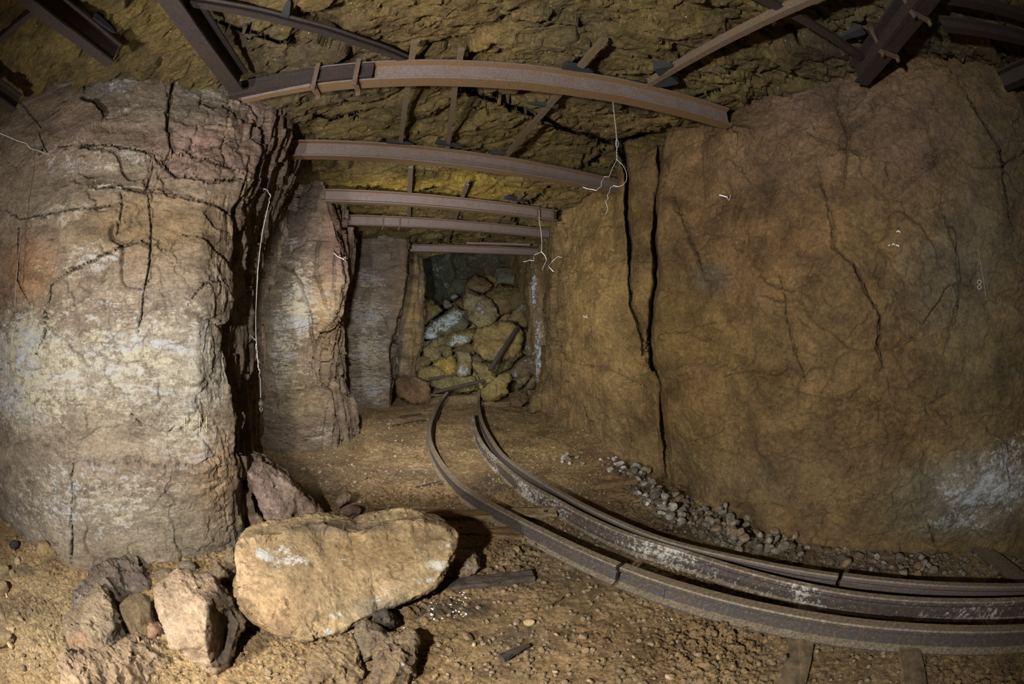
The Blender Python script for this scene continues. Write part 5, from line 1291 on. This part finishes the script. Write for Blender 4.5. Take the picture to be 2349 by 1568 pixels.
# wires
M_WIRE = plain_mat('galvanised wire', (.55, .53, .52), .45, .5, n=.2)
M_WIRED = plain_mat('dull wire', (.20, .18, .17), .5, .6, n=.2)
def tube(bm, pts, r, seg=6):
    rings = []
    up = Vector((.3, .2, 1)).normalized()
    n = len(pts)
    for i, p in enumerate(pts):
        d = (pts[min(n - 1, i + 1)] - pts[max(0, i - 1)])
        d = d.normalized() if d.length > 1e-9 else Vector((0, 0, 1))
        s = d.cross(up if abs(d.dot(up)) < .95 else Vector((1, 0, 0))).normalized(); u = s.cross(d)
        rings.append([bm.verts.new(p + s * (r * math.cos(a)) + u * (r * math.sin(a))) for a in [k * 6.2832 / seg for k in range(seg)]])
    for a, b in zip(rings[:-1], rings[1:]):
        for j in range(seg): bm.faces.new((a[j], a[(j + 1) % seg], b[(j + 1) % seg], b[j]))
    bm.faces.new(rings[0][::-1]); bm.faces.new(rings[-1])
def pw(pts, rho): return [U(x, y, rho=rho if not hasattr(rho, '__len__') else rho[0] + (rho[1] - rho[0]) * i / max(1, len(pts) - 1)) for i, (x, y) in enumerate(pts)]
def twist(pts, r, turns_per_m, ph):
    out = []
    P = smooth_path(pts, .006)
    L = 0
    for i, p in enumerate(P):
        if i: L += (P[i] - P[i - 1]).length
        a = ph + L * turns_per_m * 6.283
        out.append(p + Vector((math.cos(a), math.sin(a), .3 * math.sin(a))) * r)
    return out
# left plumb wire with bracket and lamp socket
lw = empty('hanging_wire', U(598, 940, rho=3.28), 'pale wire hanging from a bracket in the dark gap beside the left pillar', 'wire')
bm = bmesh.new(); tube(bm, pw([(617, 465), (601.7, 533), (592, 613), (587, 712), (587, 768), (591, 823), (594, 850)], 3.28), .0035)
bm_obj('cord', bm, M_WIRE, lw)
bm = bmesh.new(); tube(bm, twist(pw([(571, 770), (580, 770), (587, 778), (588, 800), (592, 830), (597, 868)], 3.28), .006, 14, 0), .003)
bm_obj('twisted_tail', bm, M_WIRE, lw)
bm = bmesh.new(); tube(bm, pw([(597, 866), (597.5, 890), (598, 912)], 3.28), .007); bm_obj('sleeve', bm, M_WIRED, lw)
bm = bmesh.new()
c = U(599, 925, rho=3.28)
prof = [(.0, .035), (.008, .034), (.010, .024), (.022, .014), (.026, 0), (.022, -.014), (.010, -.022), (.008, -.03), (0, -.031)]
rings = []
for r, z in prof: rings.append([bm.verts.new(c + Vector((r * math.cos(a), r * math.sin(a), z))) for a in [k * 6.2832 / 14 for k in range(14)]])
for a, b in zip(rings[:-1], rings[1:]):
    for j in range(14): bm.faces.new((a[j], a[(j + 1) % 14], b[(j + 1) % 14], b[j]))
bmesh.ops.remove_doubles(bm, verts=bm.verts[:], dist=1e-5)
bm_obj('insulator', bm, plain_mat('grimy glaze', (.12, .12, .09), .35), lw, smooth=True)
bm = bmesh.new(); tube(bm, [U(599 + 3 * math.cos(a), 938 + 5 * math.sin(a), rho=3.28) for a in [k * .5236 for k in range(13)]], .0028); bm_obj('hook', bm, M_WIRE, lw)
br = empty('wall_bracket', U(598, 436, rho=3.36), 'grey bracket fixed in the dark gap beside the left pillar, holding the plumb wire', 'bracket')
bm = bmesh.new(); A, B = U(578, 434, rho=3.36), U(606, 438, rho=3.34); sweep(bm, [A, B], box_prof(.03, .03)); bm_obj('block', bm, M_WIRED, br)
bm = bmesh.new(); tube(bm, twist(pw([(594, 431), (602, 430), (618, 440), (620, 452), (617, 466)], 3.3), .005, 16, 0), .0035); bm_obj('tie_wire', bm, M_WIRE, br)
# wire looped over the nearest girder
gw = empty('hanging_wire', U(1415, 400, rho=2.6), 'thin twisted white wire hanging from the nearest girder, split into two curly ends', 'wire')
R1 = 2.62
main = pw([(1396, 180), (1402, 205), (1405.6, 233), (1409.7, 271), (1413, 300), (1414, 320), (1415, 366)], R1)
bm = bmesh.new(); tube(bm, twist(main, .002, 22, 0), .0015); tube(bm, twist(main, .002, 22, 3.14), .0015)
bm_obj('twisted_strand', bm, M_WIRE, gw)
bm = bmesh.new(); tube(bm, smooth_path(pw([(1415, 318), (1409, 328), (1411, 336), (1415, 340)], R1), .006)[::1], .0016); tube(bm, pw([(1415, 318), (1420, 328), (1418, 336), (1415, 341)], R1), .0016); bm_obj('eye', bm, M_WIRE, gw)
bm = bmesh.new(); tube(bm, pw([(1415, 366), (1405, 385), (1397, 406), (1386, 405), (1380, 416), (1379, 428), (1373, 431), (1368, 437), (1358, 434), (1348, 433), (1337, 429)], R1), .0018); bm_obj('left_end', bm, M_WIRE, gw)
bm = bmesh.new(); tube(bm, pw([(1415, 366), (1428, 378), (1436, 392), (1438, 405), (1436, 416), (1428, 425), (1418, 428), (1407, 426), (1400, 430), (1398, 441), (1393, 447), (1395, 455), (1389, 462), (1392, 470), (1394, 478), (1391, 487), (1388, 492)], R1), .0018); bm_obj('right_end', bm, M_WIRE, gw)
# thin wire from the third girder
fw = empty('hanging_wire', U(1240, 560, rho=5.0), 'thin pale forked wire hanging from the third girder', 'wire')
bm = bmesh.new(); tube(bm, pw([(1237, 481), (1237, 508), (1241, 530), (1243, 555), (1242, 577)], 5.0), .0035); bm_obj('strand', bm, M_WIRE, fw)
bm = bmesh.new(); tube(bm, pw([(1242, 577), (1227, 584), (1224, 592), (1225, 598), (1215, 596), (1208, 599), (1200, 600)], 5.0), .0032); bm_obj('left_end', bm, M_WIRE, fw)
bm = bmesh.new(); tube(bm, pw([(1242, 577), (1250, 586), (1254, 596), (1249, 606), (1244, 618)], 5.0), .0032); bm_obj('right_end', bm, M_WIRE, fw)
def wall_fitting(label, x, y, rho, pts, dark=False, blk=.02):
    e = empty('wall_fitting', U(x, y, rho=rho), label, 'wall fitting')
    bm = bmesh.new(); bmesh.ops.create_cone(bm, cap_ends=True, segments=8, radius1=blk, radius2=blk * .7, depth=blk * 3, matrix=Matrix.Translation(U(x, y, rho=rho)) @ (-Vector((U(x, y, rho=1).x, U(x, y, rho=1).y, .2))).to_track_quat('Z', 'Y').to_matrix().to_4x4())
    bm_obj('peg', bm, M_PLATE, e)
    bm = bmesh.new(); tube(bm, pw(pts, rho - .07), .0055); bm_obj('pin', bm, M_WIRED if dark else M_WIRE, e)
    return e
wall_fitting('small metal peg with a bright pin on the brown right wall', 1668, 454, 3.24, [(1650, 447), (1658, 449), (1668, 452), (1672, 460), (1676, 448)])
wall_fitting('dark metal peg in a grey patch high on the far right wall', 2197, 418, 3.0, [(2190, 412), (2198, 418), (2196, 428)], True)
wall_fitting('wired peg on the right edge of the second pillar', 779, 586, 5.0, [(766, 580), (774, 588), (784, 592), (794, 600), (792, 588), (786, 596)])
wall_fitting('bent white wire on a peg at the corner of the right wall', 1284, 589, 6.1, [(1288, 590), (1280, 588), (1268, 598), (1258, 610), (1265, 618), (1270, 623)])
wall_fitting('dark peg with twisted wire near the left edge', 92, 350, 3.35, [(106, 352), (88, 345), (70, 340), (60, 328), (40, 322), (0, 305), (-30, 300)], True)
bm = bmesh.new(); tube(bm, pw([(72, 345), (68, 400), (56, 480), (46, 560), (40, 610), (34, 700)], 3.4), .003); tag(bm_obj('thin_cable', bm, M_WIRED), 'thin dark cable hanging down the rock at the far left', 'cable')
bm = bmesh.new(); tube(bm, pw([(2205, 425), (2225, 500), (2245, 580), (2262, 680)], 3.02), .003); tag(bm_obj('thin_cable', bm, M_WIRED), 'thin dark cable running down the far right wall', 'cable')

# chalk: letters and small marks lying on the rock, found by casting onto the finished wall
dg = bpy.context.evaluated_depsgraph_get()
dg.update()
M_CHALK = plain_mat('scratched pale lettering', (.38, .33, .23), .9, n=.4, scale=60)
M_WCHALK = plain_mat('white chalk', (.75, .75, .73), .9, n=.3, scale=60)
def stroke(name, label, cat, strokes, wallname, r, mat):
    ob = bpy.data.objects[wallname]
    inv = ob.matrix_world.inverted() if ob.matrix_world else Matrix()
    loc = Vector(ob.location)
    bm = bmesh.new()
    for st in strokes:
        pts = []
        for (ax, ay), (bx, by) in zip(st[:-1], st[1:]):
            n = max(1, int(math.hypot(bx - ax, by - ay) / 1.5))
            pts += [(ax + (bx - ax) * i / n, ay + (by - ay) * i / n) for i in range(n)]
        pts.append(st[-1])
        W = []
        for x, y in pts:
            d = ray(x, y)
            ok, p, nn, fi = ob.ray_cast(Vector((0, 0, CAM_H)) - loc, d)
            if ok: W.append(p + loc - d * (r * .3))
        if len(W) > 1: tube(bm, W, r, 5)
    return tag(bm_obj(name, bm, mat), label, cat)
stroke('carved_letters', 'faint pale letters RN scratched on the left pillar near its right edge', 'lettering', [
    [(424, 990), (424, 955)], [(424, 955), (438, 956), (442, 964), (438, 972), (424, 973)], [(432, 973), (445, 990)],
    [(458, 992), (458, 957)], [(458, 957), (474, 990)], [(474, 990), (474, 955)]], 'wall_left', .0035, M_CHALK)
stroke('chalk_mark', 'upper tiny white scribble on the right wall', 'chalk mark', [[(2056, 532), (2060, 529), (2063, 532)], [(2061, 528), (2065, 533)]], 'wall_right', .004, M_WCHALK)
stroke('chalk_mark', 'lower row of tiny white dots on the right wall', 'chalk mark', [[(2038, 564), (2041, 561)], [(2046, 562), (2050, 558), (2052, 562)], [(2055, 562), (2062, 563), (2060, 566)]], 'wall_right', .004, M_WCHALK)
stroke('chalk_mark', 'small white scribble on the ochre wall before the long crack', 'chalk mark', [[(1338, 724), (1342, 728), (1346, 723)], [(1344, 726), (1348, 729)]], 'wall_right', .005, M_WCHALK)
stroke('chalk_mark', 'faint white numeral eight on the far right wall', 'chalk mark', [[(2252, 645), (2245, 641), (2242, 647), (2248, 652), (2252, 659), (2246, 664), (2241, 658), (2248, 652), (2252, 645)]], 'wall_right', .0012, M_WCHALK)
